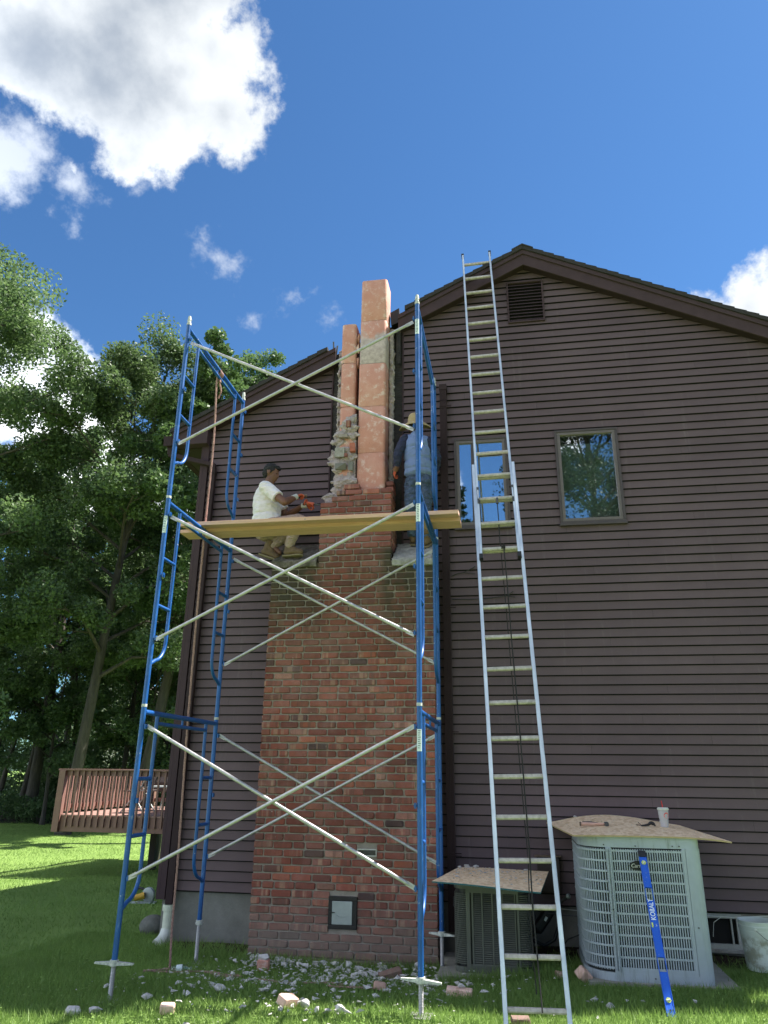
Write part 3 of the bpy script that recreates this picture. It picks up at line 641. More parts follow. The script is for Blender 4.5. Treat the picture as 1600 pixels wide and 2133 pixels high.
def cut(rects, o):             # subtract opening from rectangles
    out = []
    for (x0, x1, z0, z1) in rects:
        a, b, c_, d = max(x0, o[0]), min(x1, o[1]), max(z0, o[2]), min(z1, o[3])
        if a >= b or c_ >= d: out.append((x0, x1, z0, z1)); continue
        if x0 < a: out.append((x0, a, z0, z1))
        if b < x1: out.append((b, x1, z0, z1))
        if z0 < c_ and c_-z0 > .004: out.append((a, b, z0, c_))
        if d < z1 and z1-d > .004: out.append((a, b, d, z1))
    return out
rs_ = random.Random(3); nb_ = 0
for k in range(76):
    z0 = ZB+EXPO*k; z1 = z0+EXPO; rects = [(XL+.05, XR, z0, z1)]
    for o in OPEN: rects = cut(rects, o)
    segs = []
    for (a, b, c_, d) in rects:                     # 12 ft panels butt here and there
        sx_ = [a]; x = -3.5+(1.37*k) % 3.66 + rs_.uniform(-.2, .2)
        while x < b-.3:
            if x > a+.3: sx_.append(x)
            x += 3.66
        sx_.append(b); segs += [(sx_[i]+(.001 if i else 0), sx_[i+1]-(.001 if i+2 < len(sx_) else 0), c_+(.0125 if c_ < z0+.001 else 0), d) for i in range(len(sx_)-1)]  # board bottoms raised, the open gap stands for the lap shadow
    for (a, b, c_, d) in segs:
        poly = roofclip([(a, c_), (b, c_), (b, d), (a, d)], .235)
        if len(poly) < 3 or b-a < .006: continue
        n = len(poly); wob = rs_.uniform(-.0006, .0006)
        vs_ = [(u, -.030+wob+.020*(v-z0)/EXPO, v) for u, v in poly]+[(u, -.0275+wob+.020*(v-z0)/EXPO, v) for u, v in poly]
        mb = MB(); mb.add(vs_, [tuple(range(n)), tuple(range(2*n-1, n-1, -1))]+[(i, n+i, n+(i+1) % n, (i+1) % n) for i in range(n)])
        mb.build('siding_board', 'siding', house)
wall = MB()
def strip(x0, x1, z0=None, z1=None, zb_=.346):
    poly = roofclip([(x0, z0 if z0 else zb_), (x1, z0 if z0 else zb_), (x1, z1 if z1 else 9), (x0, z1 if z1 else 9)], .27)
    wall.prism(poly, 'y', .003, .10)
strip(XL, -.20); strip(-.20, .385, None, 4.35); strip(-.20, .385, 5.465); strip(.385, 1.01); strip(1.01, 1.695, None, 4.345); strip(1.01, 1.695, 5.495); strip(1.695, XR)
wall.box(XL, XL+.1, .1, 8.3, .2, 5.75); wall.box(XR-.1, XR, .1, 8.3, .2, 5.75); wall.prism(roofclip([(XL, .2), (XR, .2), (XR, 9), (XL, 9)], .27), 'y', 8.2, 8.3)
wall.box(XL+.1, XR-.1, .3, 8.2, 3.0, 3.1)
wall.build('wall', 'room_dark', house)  # near-black sheathing makes the board gaps read as lap shadow
MB().box(XL+.02, XL+.085, -.052, .0, .27, 5.66).box(XL-.02, XL+.02, -.052, .11, .27, 5.70).build('corner_board', 'brown_trim', house, bevel=.003)
for (x0, x1, z1) in ((-.885, -.868, 7.20), (-1.822, -1.805, 6.75)):
    MB().box(x0, x1, -.034, -.003, 4.05, z1).build('channel_trim', 'brown_trim', house)
# foundation with the basement window
MB().box(XL+.03, .45, .02, .25, -.7, .346).build('foundation_wall', 'foundation', house)
MB().box(.45, 2.06, .02, .25, -.7, .346).box(2.06, 2.385, .02, .25, -.7, .045).build('foundation_wall', 'foundation', house)
for i in range(8):
    for j in range(2):
        x0 = 2.389+i*.40-(0 if j else .12); MB().box(max(2.387, x0), x0+.392, .012, .2, -.08+j*.205, -.08+j*.205+.196+.005).build('foundation_block', 'white_block', house, bevel=.004)
MB().box(2.387, XR, .02, .25, -.7, .343).build('foundation_wall', 'mortar', house)
bw = MB().box(2.06, 2.385, -.004, .02, .300, .340).box(2.06, 2.385, -.012, .02, .045, .085).box(2.335, 2.385, -.008, .02, .085, .300).box(2.285, 2.30, .004, .03, .085, .300).build('basement_window', 'white_block', house)
MB().box(2.02, 2.335, .035, .045, .08, .31).build('pane', 'room_dark', bw); MB().box(2.0, 2.42, -.06, .01, .02, .045).build('sill', 'ledge', bw)
# rake boards, trim, soffit, roof courses
def slopebox(name, mat, x0, x1, lo, hi, y0, y1, par=house, bev=.002):
    MB().prism([(x0, zt(x0)-lo), (x1, zt(x1)-lo), (x1, zt(x1)-hi), (x0, zt(x0)-hi)], 'y', y0, y1).build(name, mat, par, bevel=bev)
for (x0, x1) in ((-3.44, -1.758), (-.925, .74), (.74, 5.55)):
    slopebox('rake_board', 'brown_trim', x0, x1, .275, .095, -.150, -.128)
    slopebox('rake_trim', 'brown_trim', x0 if x0 > -3 else -3.93, x1, .115, .052, -.172, -.1505)
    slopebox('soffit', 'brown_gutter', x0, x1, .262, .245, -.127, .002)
MB().prism([(-3.935, 5.605), (-3.445, 5.605), (-3.445, zt(-3.445)-.095), (-3.935, zt(-3.935)-.095)], 'y', -.150, -.02).build('cornice_return', 'brown_trim', house, bevel=.003)
MB().box(-3.925, -3.53, .0, 8.4, 5.60, 5.64).build('eave_soffit', 'deck_dark', house)
MB().box(-3.935, -3.912, -.02, 8.4, 5.605, 5.74).build('fascia', 'brown_trim', house)
ca = .1455*math.cos(math.atan(.5)); nsl = 0
for side in (-1, 1):
    n_ = int(4.72/ca)
    for i in range(n_):
        xa = .74+side*(i*ca); xb = .74+side*((i+1)*ca+.010)
        za = zt(xa)+.002; zb = zt(xb)+.002
        gap = side == -1 and min(xa, xb) < -.90 and max(xa, xb) > -1.80
        j = rs_.uniform(-.006, .006); y0 = .10 if gap else -.192+j
        lift = .014
        MB().prism([(xa, za-.052), (xb, zb-.052), (xb, zb+lift), (xa, za-.002)] if side == 1 else [(xb, zb-.052), (xa, za-.052), (xa, za-.002), (xb, zb+lift)], 'y', y0, 8.5).build('shingle_row', 'shingle', house)
MB().prism([(.60, zt(.60)+.004), (.74, 8.196), (.88, zt(.88)+.004), (.88, zt(.88)+.022), (.74, 8.216), (.60, zt(.60)+.022)], 'y', -.20, 8.5).build('ridge_cap', 'shingle', house)
# gutter and the left downspout
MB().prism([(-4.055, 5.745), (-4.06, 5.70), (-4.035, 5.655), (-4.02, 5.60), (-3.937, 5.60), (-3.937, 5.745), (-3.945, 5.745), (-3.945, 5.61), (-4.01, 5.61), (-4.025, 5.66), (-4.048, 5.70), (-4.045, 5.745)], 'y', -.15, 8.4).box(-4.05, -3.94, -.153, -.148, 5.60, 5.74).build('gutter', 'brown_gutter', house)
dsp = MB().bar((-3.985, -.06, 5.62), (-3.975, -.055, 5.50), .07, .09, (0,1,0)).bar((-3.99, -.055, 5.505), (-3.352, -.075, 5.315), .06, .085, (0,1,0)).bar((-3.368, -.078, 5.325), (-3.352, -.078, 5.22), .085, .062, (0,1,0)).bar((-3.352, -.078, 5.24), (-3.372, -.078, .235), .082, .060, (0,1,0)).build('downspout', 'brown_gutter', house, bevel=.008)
for z_ in (5.20, 5.185, 5.17): MB().box(-3.398, -3.306, -.113, -.043, z_, z_+.006).build('rib', 'brown_gutter', dsp)
pvc = MB().lathe([(.046,-.36),(.05,-.36),(.05,-.045),(.058,-.045),(.058,-.0),(.050,0),(.045,0),(.045,-.3)], (-3.366, -.10, .235), 20).build('drain_pipe', 'pvc', house, True)
MB().lathe([(.062,0),(.062,.058),(.05,.058)], (-3.366, -.10, .178), 20).build('coupling', 'pvc', pvc, True)
MB().tube([(-3.366,-.10,.0), (-3.372,-.115,-.05), (-3.39,-.155,-.095), (-3.415,-.21,-.125)], [.056,.058,.056,.054], 16).build('elbow', 'white_plastic', pvc, True)
# centre downspout
ds2 = MB()
for i in range(5): ds2.box(-.397+i*.0172, -.397+i*.0172+.0125, -.112, -.03, .10, 6.22)
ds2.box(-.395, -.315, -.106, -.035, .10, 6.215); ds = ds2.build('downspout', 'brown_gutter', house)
MB().box(-.402, -.308, -.118, -.028, 6.16, 6.235).build('cap', 'brown_gutter', ds)
for z_ in (5.9, 4.52, 3.35, 1.97, .78):
    MB().box(-.400, -.250, -.117, -.1125, z_, z_+.010).box(-.400, -.250, -.117, -.1125, z_+.022, z_+.032).build('strap', 'brown_gutter', ds)
MB().box(-.395, -.315, -.112, -.03, 6.0, 6.008).build('rib', 'brown_gutter', ds)
# windows
def window(x0, x1, z0, z1, blind, mull=None, glassn='glass_clear'):
    f = MB(); d = .035
    for (a, b, c_, e) in ((x0, x1, z1-.028, z1), (x0, x1, z0, z0+.032), (x0, x0+.028, z0+.032, z1-.028), (x1-.028, x1, z0+.032, z1-.028)): f.box(a, b, -.048, .0, c_, e)
    f = f.build('window', 'window_frame_dark', house, bevel=.003)
    s_ = MB(); a0, a1, b0, b1 = x0+.029, x1-.029, z0+.033, z1-.029
    for (a, b, c_, e) in ((a0, a1, b1-d, b1), (a0, a1, b0, b0+d), (a0, a0+d, b0+d, b1-d), (a1-d, a1, b0+d, b1-d)): s_.box(a, b, -.041, .03, c_, e)
    s_.build('sash', 'window_frame', f, bevel=.003)
    i0, i1, j0, j1 = a0+d, a1-d, b0+d, b1-d
    if mull is not None: MB().box(mull-.018, mull+.018, -.034, .03, j0, j1).build('mullion', 'window_frame_dark', f)
    MB().box(i0-.004, i1+.004, -.018, -.013, j0-.004, j1+.004).build('pane', glassn, f)
    MB().box(x0-.012, x1+.012, -.060, -.002, z0-.022, z0-.001).build('sill', 'window_frame_dark', f)
    if blind:
        n = 52
        mb = MB()
        for k in range(n): z_ = j1-.10-(j1-j0-.1)*k/n; mb.add([(i0, .030, z_), (i1, .030, z_), (i1, .046, z_-.010), (i0, .046, z_-.010), (i1, .030, z_-.021), (i0, .030, z_-.021)], [(0,1,2,3), (3,2,4,5)])
        mb.build('blind', 'blind', f)['kind'] = 'stuff'
    else: MB().box(i0, i1, .085, .09, j0, j1).build('dark_backing', 'room_dark', f)  # black sheet behind the pane stands for the unlit room
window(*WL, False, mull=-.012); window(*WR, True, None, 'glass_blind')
# gable vent
x0, x1, z0, z1 = VT; vf = MB()
for (a, b, c_, e) in ((x0, x1, z1-.022, z1), (x0, x1, z0, z0+.022), (x0, x0+.022, z0+.022, z1-.022), (x1-.022, x1, z0+.022, z1-.022)): vf.box(a, b, -.045, .002, c_, e)
vf = vf.build('gable_vent', 'brown_trim', house, bevel=.003)
MB().box(x0+.02, x1-.02, -.002, .0025, z0+.02, z1-.02).build('screen', 'black_plastic', vf)
for k in range(12):
    z_ = z0+.03+k*.0485; MB().add([(x0+.022, -.038, z_), (x1-.022, -.038, z_), (x1-.022, -.004, z_+.034), (x0+.022, -.004, z_+.034), (x0+.022, -.038, z_+.006), (x1-.022, -.038, z_+.006), (x1-.022, -.004, z_+.040), (x0+.022, -.004, z_+.040)],
        [(0,1,2,3), (7,6,5,4), (0,4,5,1), (3,2,6,7), (0,3,7,4), (1,5,6,2)]).build('slat', 'brown_trim', vf)
# torn felt paper where the siding stops behind the flues
n1_, n2_ = 40, 140; V = []
for j in range(n2_+1):
    for i in range(n1_+1):
        x = -1.802+(.918)*i/n1_; z_ = 3.95+(3.25)*j/n2_
        z_ = min(z_, zt(x)-.06); y = -.012-.018*abs(noise.fractal(Vector((x*9, z_*22, 1)), 1, 2, 4))
        V.append((x, y, z_))
i = np.arange(n1_*n2_); a = (i//n1_)*(n1_+1)+i % n1_
me = npmesh('felt_paper', np.array(V)-np.array(ORG[house]), np.stack([a, a+1, a+n1_+2, a+n1_+1], -1), 'felt'); link('felt_paper', me, house)
MB().prism([(-1.02, 7.16), (-.915, 7.20), (-.915, 7.42), (-1.035, 7.355)], 'y', -.14, .05).build('flashing', 'dark_metal', house)
MB().hull([(-.955,-.10,6.6), (-.90,-.10,6.6), (-.90,-.02,7.15), (-.965,-.02,7.15), (-.95,-.12,7.1), (-.905,-.09,7.16)]).build('roof_edge_block', 'felt', house)
for (a, b, c_) in (((-1.79,-.12,6.82), (-1.80,-.13,6.99), .02), ((-1.765,-.10,6.80), (-1.745,-.12,6.93), .022), ((-1.78,-.06,6.75), (-1.79,-.08,6.90), .03)):
    MB().bar(a, b, c_, .006, (0,1,0)).build('torn_shingle', 'steel_dark', house)
# cables stapled on the siding, faucet plate, far string
MB().tube([(-.30,-.03,3.74), (-.24,-.035,3.765), (-.16,-.035,3.78), (-.05,-.035,3.83), (-.02,-.04,3.85)], .005, 6).tube([(-.16,-.035,3.78), (-.02,-.035,3.76)], .004, 6).tube([(-.30,-.03,3.47), (-.1,-.033,3.46), (.15,-.033,3.47), (.33,-.035,3.49), (.40,-.04,3.54)], .005, 6).tube([(.33,-.035,3.49), (.42,-.035,3.47)], .004, 6).build('cable', 'black_plastic', house, True)
MB().tube([(.70,-.06,.335), (1.3,-.05,.30), (2.0,-.04,.325), (2.3,-.04,.318), (2.7,-.035,.345), (3.2,-.04,.33)], .004, 6).tube([(2.2,-.04,.32), (2.12,-.05,.27), (2.1,-.05,.15)], .003, 6).build('wire', 'white_plastic', house, True)
bx = MB().box(.50, .72, -.10, -.02, .48, .80).build('disconnect_box', 'deck_dark', house, bevel=.006); MB().box(.48, .74, -.115, -.015, .801, .812).build('lid', 'rust_steel', bx)

# ---------------------------------------------------------------- chimney
chim = thing('chimney', (-1.41, -.225, -.12), 'half demolished red brick chimney standing against the brown house', 'chimney')
CH = .0735; Z0 = -.12
def brickmesh(L_, seed, d=.092, h=.0605):
    rd = random.Random(seed); c_ = .0085; b = bmesh.new(); vs_ = []
    for sz in (-1, 1):
        for sy in (-1, 1):
            for sx_ in (-1, 1):
                for ax in range(3):
                    k = [c_*rd.uniform(.5, 1.7)]*3; k[ax] = 0
                    p = Vector((sx_*(L_/2-k[0]), sy*(d/2-k[1]), sz*(h/2-k[2])))
                    vs_.append(p+Vector([rd.uniform(-.0012, .0012) for _ in range(3)]))
    if L_ > .12:
        for q in range(4): vs_.append(Vector((rd.uniform(-.35, .35)*L_, -d/2-.001, rd.choice((-1, 1))*(h/2-.004))))
    mb = MB().hull(vs_); return mb
BR = {}
def getbrick(L_):
    key = round(L_, 2)
    if key not in BR: BR[key] = [brickmesh(L_, int(L_*1000)+i) for i in range(8)]
    return BR[key]
BM = {}
def brickdata(L_, i):
    key = (round(L_, 2), i)
    if key not in BM: BM[key] = getbrick(L_)[i].mesh('brick', mat='brick')
    return BM[key]
rest = MB(); rb = random.Random(5); NIND = [0]
def lay(x0, x1, y, z_, ind, axis='x', depth=.092):
    L_ = x1-x0
    if L_ < .035: return
    i = rb.randrange(8); Lq = round(L_, 2); sc_ = L_/Lq; jit = rb.uniform(-.0045, .0035)
    c_ = Vector(((x0+x1)/2, y+depth/2+jit, z_+CH/2+rb.uniform(-.0015, .0015)))
    flip = rb.choice((0, 1)); rot = Matrix.Rotation(rb.uniform(-.006, .006), 4, 'Y')@Matrix.Diagonal((sc_, 1, 1 if not flip else -1, 1))
    if ind and NIND[0] < 298:
        o = link('brick', brickdata(L_, i), chim); o.matrix_local = Matrix.Translation(c_-ORG[chim])@rot; NIND[0] += 1
    else:
        src = getbrick(L_)[i]; T = Matrix.Translation(c_)@rot
        if axis == 'y':   # side brick: local x runs along world y ; x0,x1 are y limits, y holds the face x
            sgn = depth; c2 = Vector((y, (x0+x1)/2, c_.z)); T = Matrix.Translation(c2)@Matrix.Rotation(math.pi/2, 4, 'Z')@Matrix.Rotation(rb.uniform(-.005, .005), 4, 'Y')@Matrix.Diagonal((sc_, 1, 1, 1))
        fs = src.f if not (flip and axis == 'x') else [tuple(reversed(f)) for f in src.f]
        rest.add([T @ Vector(v) for v in src.v], fs, rb.random())
def course(k, xa, xb, ind, holes=(), start=None):
    z_ = Z0+CH*k; p = .2095; x = xa; first = (k % 2 == 0) if start is None else start; segs = []
    L_ = .0995 if first else .1995
    if rb.random() < .12: L_ = rb.uniform(.09, .13) if first else L_
    while x < xb-.03:
        e = min(x+L_, xb); 
        if xb-e < .045: e = xb
        segs.append((x, e)); x = e+.0105; L_ = .1995+rb.uniform(-.012, .008)
        if rb.random() < .05: L_ = rb.uniform(.09, .15)
    for (a, b) in segs:
        rr_ = [(a, b, z_, z_+CH)]
        for h_ in holes:
            if h_[2] < z_+CH-.012 and h_[3] > z_+.012:
                nn = []
                for (a_, b_, c_, d) in rr_:
                    if a_ < h_[0] < b_ or a_ < h_[1] < b_ or (a_ >= h_[0] and b_ <= h_[1]):
                        if a_ < h_[0]-.03: nn.append((a_, h_[0]-.004, c_, d))
                        if b_ > h_[1]+.03: nn.append((h_[1]+.004, b_, c_, d))
                    else: nn.append((a_, b_, c_, d))
                rr_ = nn
        for (a_, b_, _, _) in rr_: lay(a_, b_, -.45, z_, ind)
def sides(k, xa, xb, y1=-.01):
    z_ = Z0+CH*k
    for xf in (xa+.046, xb-.046):
        y = -.352 if k % 2 else -.352+.0; L_ = .1995 if k % 2 else .0995
        while y < y1-.03:
            e = min(y+L_, y1); lay(y, e, xf, z_, False, 'y'); y = e+.0105; L_ = .1995
HOLES = [(-1.535, -1.262, .150, .420), (-1.268, -1.072, .792, .858)]
for k in range(-1, 54): course(k, -2.35, -.465, k < 32, HOLES); sides(k, -2.35, -.465)
for k in range(54, 64): course(k, -1.80, -.95, False); sides(k, -1.80, -.95)
course(64, -1.665, -.95, False, start=False); course(65, -1.61, -.95, False, start=True); lay(-1.525, -1.33, -.45, Z0+CH*66, False)
for k in (64, 65, 66, 67): lay(-.30, -.11, -.996, Z0+CH*k, False, 'y')
for k in (64, 65): lay(-.35, -.31, -.996, Z0+CH*k, False, 'y')
rest.build('brick', 'brick', chim, attr=True, kind='stuff')
core = MB()
core.box(-2.341, -1.53, -.436, -.002, -.35, 3.84).box(-1.268, -.474, -.436, -.002, -.35, 3.84).box(-1.53, -1.268, -.436, -.002, -.35, .155).box(-1.53, -1.268, -.436, -.002, .415, 3.84).box(-1.53, -1.268, -.38, -.002, .15, .42)
core.box(-1.791, -.959, -.436, -.002, 3.84, Z0+CH*64-.004).box(-1.65, -1.40, -.436, -.36, Z0+CH*64, Z0+CH*65-.004).box(-1.40, -.96, -.436, -.345, Z0+CH*64-.01, Z0+CH*66-.004)
core.build('mortar', 'mortar', chim)
# ash door
df = MB()
for (a, b, c_, e) in ((-1.542, -1.256, .388, .427), (-1.542, -1.256, .143, .180), (-1.542, -1.506, .180, .388), (-1.298, -1.256, .180, .388)): df.box(a, b, -.466, -.43, c_, e)
df = df.build('ash_door_frame', 'dark_metal', chim, bevel=.004)
dd = MB().box(-1.505, -1.302, -.468, -.455, .181, .386).build('door', 'grey_metal', df, bevel=.006)
MB().box(-1.530, -1.475, -.478, -.468, .283, .291).box(-1.531, -1.520, -.480, -.466, .278, .296).build('latch', 'black_plastic', df)
MB().tube([(-1.46+.115*i/8, -.4695, .262-.014*math.sin(math.pi*i/8)) for i in range(9)], .0025, 6).build('embossing', 'grey_metal', df, True)
cv = MB()
for (a, b, c_, e) in ((-1.270, -1.070, .848, .858), (-1.270, -1.070, .791, .801), (-1.270, -1.262, .801, .848), (-1.078, -1.070, .801, .848)): cv.box(a, b, -.458, -.44, c_, e)
cv = cv.build('air_vent', 'galvanised', chim)
MB().box(-1.262, -1.078, -.443, -.4415, .801, .848).build('backing', 'black_plastic', cv)
for z_ in (.811, .823, .835): MB().box(-1.205, -1.08, -.455, -.443, z_, z_+.004).build('slat', 'steel_dark', cv)
# flue liners
def flue(x0, x1, y0, y1, z0, z1, mat, tw=0.0):
    def ringp(i_):
        a0, a1, b0, b1 = x0+i_, x1-i_, y0+i_, y1-i_; r = .036-i_*.6; P = []
        for (cx_, cy_, s0) in ((a1-r, b1-r, 0), (a0+r, b1-r, 90), (a0+r, b0+r, 180), (a1-r, b0+r, 270)):
            for j in range(6): t_ = rad(s0+18*j); P.append((cx_+r*math.cos(t_), cy_+r*math.sin(t_)))
        return P
    o, n_ = ringp(0), ringp(.024); n = len(o); Lz = [z0, z0+.003, z1-.004, z1]; vs_ = []
    for z_, ins in zip(Lz, (.0015, 0, 0, .002)):
        cx_, cy_ = (x0+x1)/2, (y0+y1)/2; k = 1-ins/.16; vs_ += [(cx_+(p[0]-cx_)*k+tw*(z_-z0), cy_+(p[1]-cy_)*k, z_) for p in o]
    vs_ += [(p[0]+tw*(z1-z0), p[1], z1-.001) for p in n_]+[(p[0], p[1], z0) for p in n_]; fs = []
    for q in range(5):
        for i in range(n): j = (i+1) % n; fs.append((q*n+i, q*n+j, (q+1)*n+j, (q+1)*n+i))
    return MB().add(vs_, fs).build('flue_tile', mat, chim, True)
zj = [4.62, 5.238, 5.868, 6.480, 7.118, 7.750]; xo = [0, .004, -.002, .003, .008, .016]
for i in range(5): flue(-1.398+xo[i], -1.052+xo[i]*.6, -.345, -.02, zj[i]+.0015, zj[i+1]-.002, 'clay_patched' if i == 3 else 'clay', .004)
zj = [4.75, 5.26, 5.885, 6.512, 7.098]; xo = [0, .002, 0, -.004, -.006]
for i in range(4): flue(-1.632+xo[i], -1.443+xo[i], -.340, -.13, zj[i]+.004, zj[i+1]-.004, 'clay')
# rough mortar and stones left clinging to the liners
mm = MB(); rd = random.Random(9)
def lump(mb, c_, r, k=(1.3, .8, .75), n=12):
    return mb.hull([Vector(c_)+Vector((v.x*r*k[0]*rd.uniform(.8, 1.2), v.y*r*k[1], v.z*r*k[2]*rd.uniform(.8, 1.2))) for v in [Vector((rd.gauss(0, 1), rd.gauss(0, 1), rd.gauss(0, 1))).normalized() for _ in range(n)]])
mm.box(-1.665, -1.415, -.325, -.02, 4.55, 5.48); mm.box(-1.55, -1.415, -.325, -.1, 5.4, 5.72); mm.box(-1.77, -1.55, -.36, -.02, 4.52, 4.66)
for k in range(120):
    z_ = 4.58+1.16*rd.random(); xl = -1.69 if z_ > 4.72 else -1.78; xr = -1.415
    if z_ > 5.48: xl = -1.66+.20*((z_-5.48)/.30)
    lump(mm, (rd.uniform(xl, xr-.02), rd.uniform(-.36, -.30), z_), rd.uniform(.030, .085), (1.2, .55, .8))
fused(mm, 'mortar_infill', 'mortar_rough', chim, .0085, 0, .012, .022, 3)
m2 = MB(); m2.box(-1.04, -.995, -.12, -.01, 4.7, 7.1)
for k in range(80): z_ = rd.uniform(4.78, 7.12); lump(m2, (rd.uniform(-1.035, -.99), rd.uniform(-.13, -.04), z_), rd.uniform(.012, .030), (.8, .8, 1.8))
fused(m2, 'mortar_infill', 'mortar_rough', chim, .010, 0, .014, .03, 5)
m2 = MB(); m2.box(-1.72, -1.675, -.10, -.01, 5.6, 6.85)
for k in range(50): z_ = rd.uniform(5.65, 6.85); lump(m2, (rd.uniform(-1.72, -1.67), rd.uniform(-.13, -.04), z_), rd.uniform(.012, .032), (.8, .8, 1.6))
fused(m2, 'mortar_infill', 'mortar_rough', chim, .010, 0, .014, .03, 8)
for (x, z_, wx, wz, mt_) in ((-1.60, 5.235, .13, .14, 'ledge'), (-1.44, 5.30, .07, .12, 'brick'), (-1.58, 5.06, .14, .085, 'foundation'), (-1.46, 5.05, .07, .12, 'foundation'), (-1.50, 5.62, .06, .09, 'brick'), (-1.52, 5.20, .04, .05, 'brick'), (-1.56, 5.46, .12, .05, 'mortar')):
    pts = [(x+rd.choice((-1, 1))*wx/2*rd.uniform(.75, 1), -.385+rd.choice((-1, 1))*.028*rd.uniform(.7, 1), z_+rd.choice((-1, 1))*wz/2*rd.uniform(.75, 1)) for _ in range(18)]
    MB().hull(pts).build('rubble_stone', mt_, chim, bevel=.004)
for z_ in (6.55, 6.75, 6.93): MB().hull([(-1.43+rd.uniform(-.025, .03), -.28+rd.uniform(-.04, .05), z_+rd.uniform(-.09, .09)) for _ in range(14)]).build('rubble_stone', 'clay', chim)
# sloped weathering ledges on both shoulders
def ledge(x0, x1, zf, zb, mat, seed, dz=.075):
    mb = MB(); mb.prism([(-.475, zf-dz), (-.475, zf), (-.02, zb), (-.02, zb-.25), (-.40, zf-dz)], 'x', x0, x1); return fused(mb, 'weathering_ledge', mat, chim, .011, 1, .012, .05, seed)
ledge(-.935, -.475, 3.845, 4.165, 'ledge', 11); ledge(-2.345, -1.815, 3.87, 4.20, 'ledge_mossy', 12)

# ---------------------------------------------------------------- scaffold
XLs, XRs, YF, YRr, ZJ, HF = -2.752, -.404, -2.348, -.737, 2.095, 1.8895
scaf = thing('scaffold', ((XLs+XRs)/2, (YF+YRr)/2, 0), 'blue three storey tube scaffold with pale cross braces standing in front of the chimney', 'scaffold')
RT = .0215
def Jpath(s_, zt_, y0, dr):        # inner leg: down from the header, curving into the outer leg
    yi = y0+dr*.262; P = [(0, yi, zt_-.045), (0, yi, zt_-1.30)]
    for q in range(1, 8): a = q/7*math.pi/2*.92; P.append((0, y0+dr*(.262-.19*(1-math.cos(a))*1.0), zt_-1.30-.20*math.sin(a)))
    P.append((0, y0+dr*.0, zt_-1.545)); return P
for xi in (XLs, XRs):
    for lv in range(3):
        zt_ = ZJ+HF*(lv); zb = zt_-HF
        fr = MB().tube([(xi, YF+.015, zt_-.052), (xi, YRr-.015, zt_-.052)], RT).build('scaffold_frame', 'blue_paint', scaf, True)
        for y0, dr in ((YF, 1), (YRr, -1)):
            lg = MB().tube([(xi, y0, zb+.012), (xi, y0, zt_-.010)], RT, 14).build('outer_leg', 'blue_paint', fr, True)
            P = [(xi, p[1], p[2]) for p in Jpath(0, zt_, y0, dr)]; MB().tube(P, .0165, 10).build('inner_leg', 'blue_paint', fr, True)
            for dz in (.585, 1.02): MB().tube([(xi, y0, zt_-dz), (xi, y0+dr*.262, zt_-dz)], .0165, 10).build('rung', 'blue_paint', fr, True)
            for dz in (.172, .75, 1.318): MB().tube([(xi, y0, zt_-dz), (xi+(.048 if xi == XLs else -.048), y0, zt_-dz)], .009, 8).obox((xi+(.035 if xi == XLs else -.035), y0, zt_-dz), Vector((1,0,0)), Vector((0,1,0)), Vector((0,0,1)), .012, .035, .040).build('brace_lock', 'blue_paint', fr)
            MB().tube([(xi, y0, zt_-.012), (xi, y0, zt_+.012)], .0235, 14).build('collar', 'zinc_splattered', fr, True)
            if lv == 2: MB().tube([(xi, y0, zt_+.01), (xi, y0, zt_+.075), (xi, y0, zt_+.095)], [.0175, .0175, .013], 12).tube([(xi-.024, y0, zt_+.05), (xi+.024, y0, zt_+.05)], .005, 6).build('coupling_pin', 'zinc_splattered', fr, True)
        MB().tube([(xi, YF+.262, zt_-.132), (xi, YRr-.262, zt_-.132)], .0165, 10).build('truss_bar', 'blue_paint', fr, True)
        MB().tube([(xi, (YF+YRr)/2-.02, zt_-.132), (xi, (YF+YRr)/2-.02, zt_-.052)], .010, 8).build('strut', 'blue_paint', fr, True)
        st = MB()
        if xi == XRs or lv == 1:
            a0, a1 = (-2.6, -.35) if True else 0, 0
            n = 7; vs_ = []
            for q in range(n): a = -math.pi/2+(-.95+1.9*q/(n-1)); vs_ += [(xi+(RT+.0015)*math.cos(a), YF+(RT+.0015)*math.sin(a), zt_-.19), (xi+(RT+.0015)*math.cos(a), YF+(RT+.0015)*math.sin(a), zt_-.355)]
            sk = MB().add(vs_, [(2*q, 2*q+1, 2*q+3, 2*q+2) for q in range(n-1)]).build('warning_label', 'sticker', fr)
            ln = MB()
            for q in range(9): ln.box(xi-.011, xi+.012-.004*(q % 3), YF-RT-.0026, YF-RT-.0020, zt_-.205-.016*q, zt_-.205-.016*q+.005)
            ln.build('print', 'ink', fr)['kind'] = 'stuff'
def brace(y, x0, z0, x1, z1, off):
    a, b = Vector((x0, y+off, z0)), Vector((x1, y+off, z1)); d = (b-a).normalized(); mb = MB()
    mb.tube([a+d*.07, b-d*.07], .0145, 10); mb.tube([a+d*.01, a+d*.075], [.004, .0145], 8); mb.tube([b-d*.075, b-d*.01], [.0145, .004], 8)
    for p, q in ((a, d), (b, -d)): mb.obox(p+q*.03, d, Vector((0,1,0)), d.cross(Vector((0,1,0))).normalized(), .075, .006, .034)
    mb.build('cross_brace', 'galvanised', scaf, True)
xa, xb = XLs+.045, XRs-.045
for lv, (lo_, hi_) in enumerate(((.780, 1.925), (2.655, 3.790), (4.530, 5.655))):
    brace(YF, xa, lo_, xb, hi_, -.010); brace(YF, xa, hi_, xb, lo_, .014)
    if lv < 2: brace(YRr, xa, lo_+.0, xb, hi_+(.05 if lv else 0), -.010); brace(YRr, xa, hi_+(.05 if lv else 0), xb, lo_, .014)
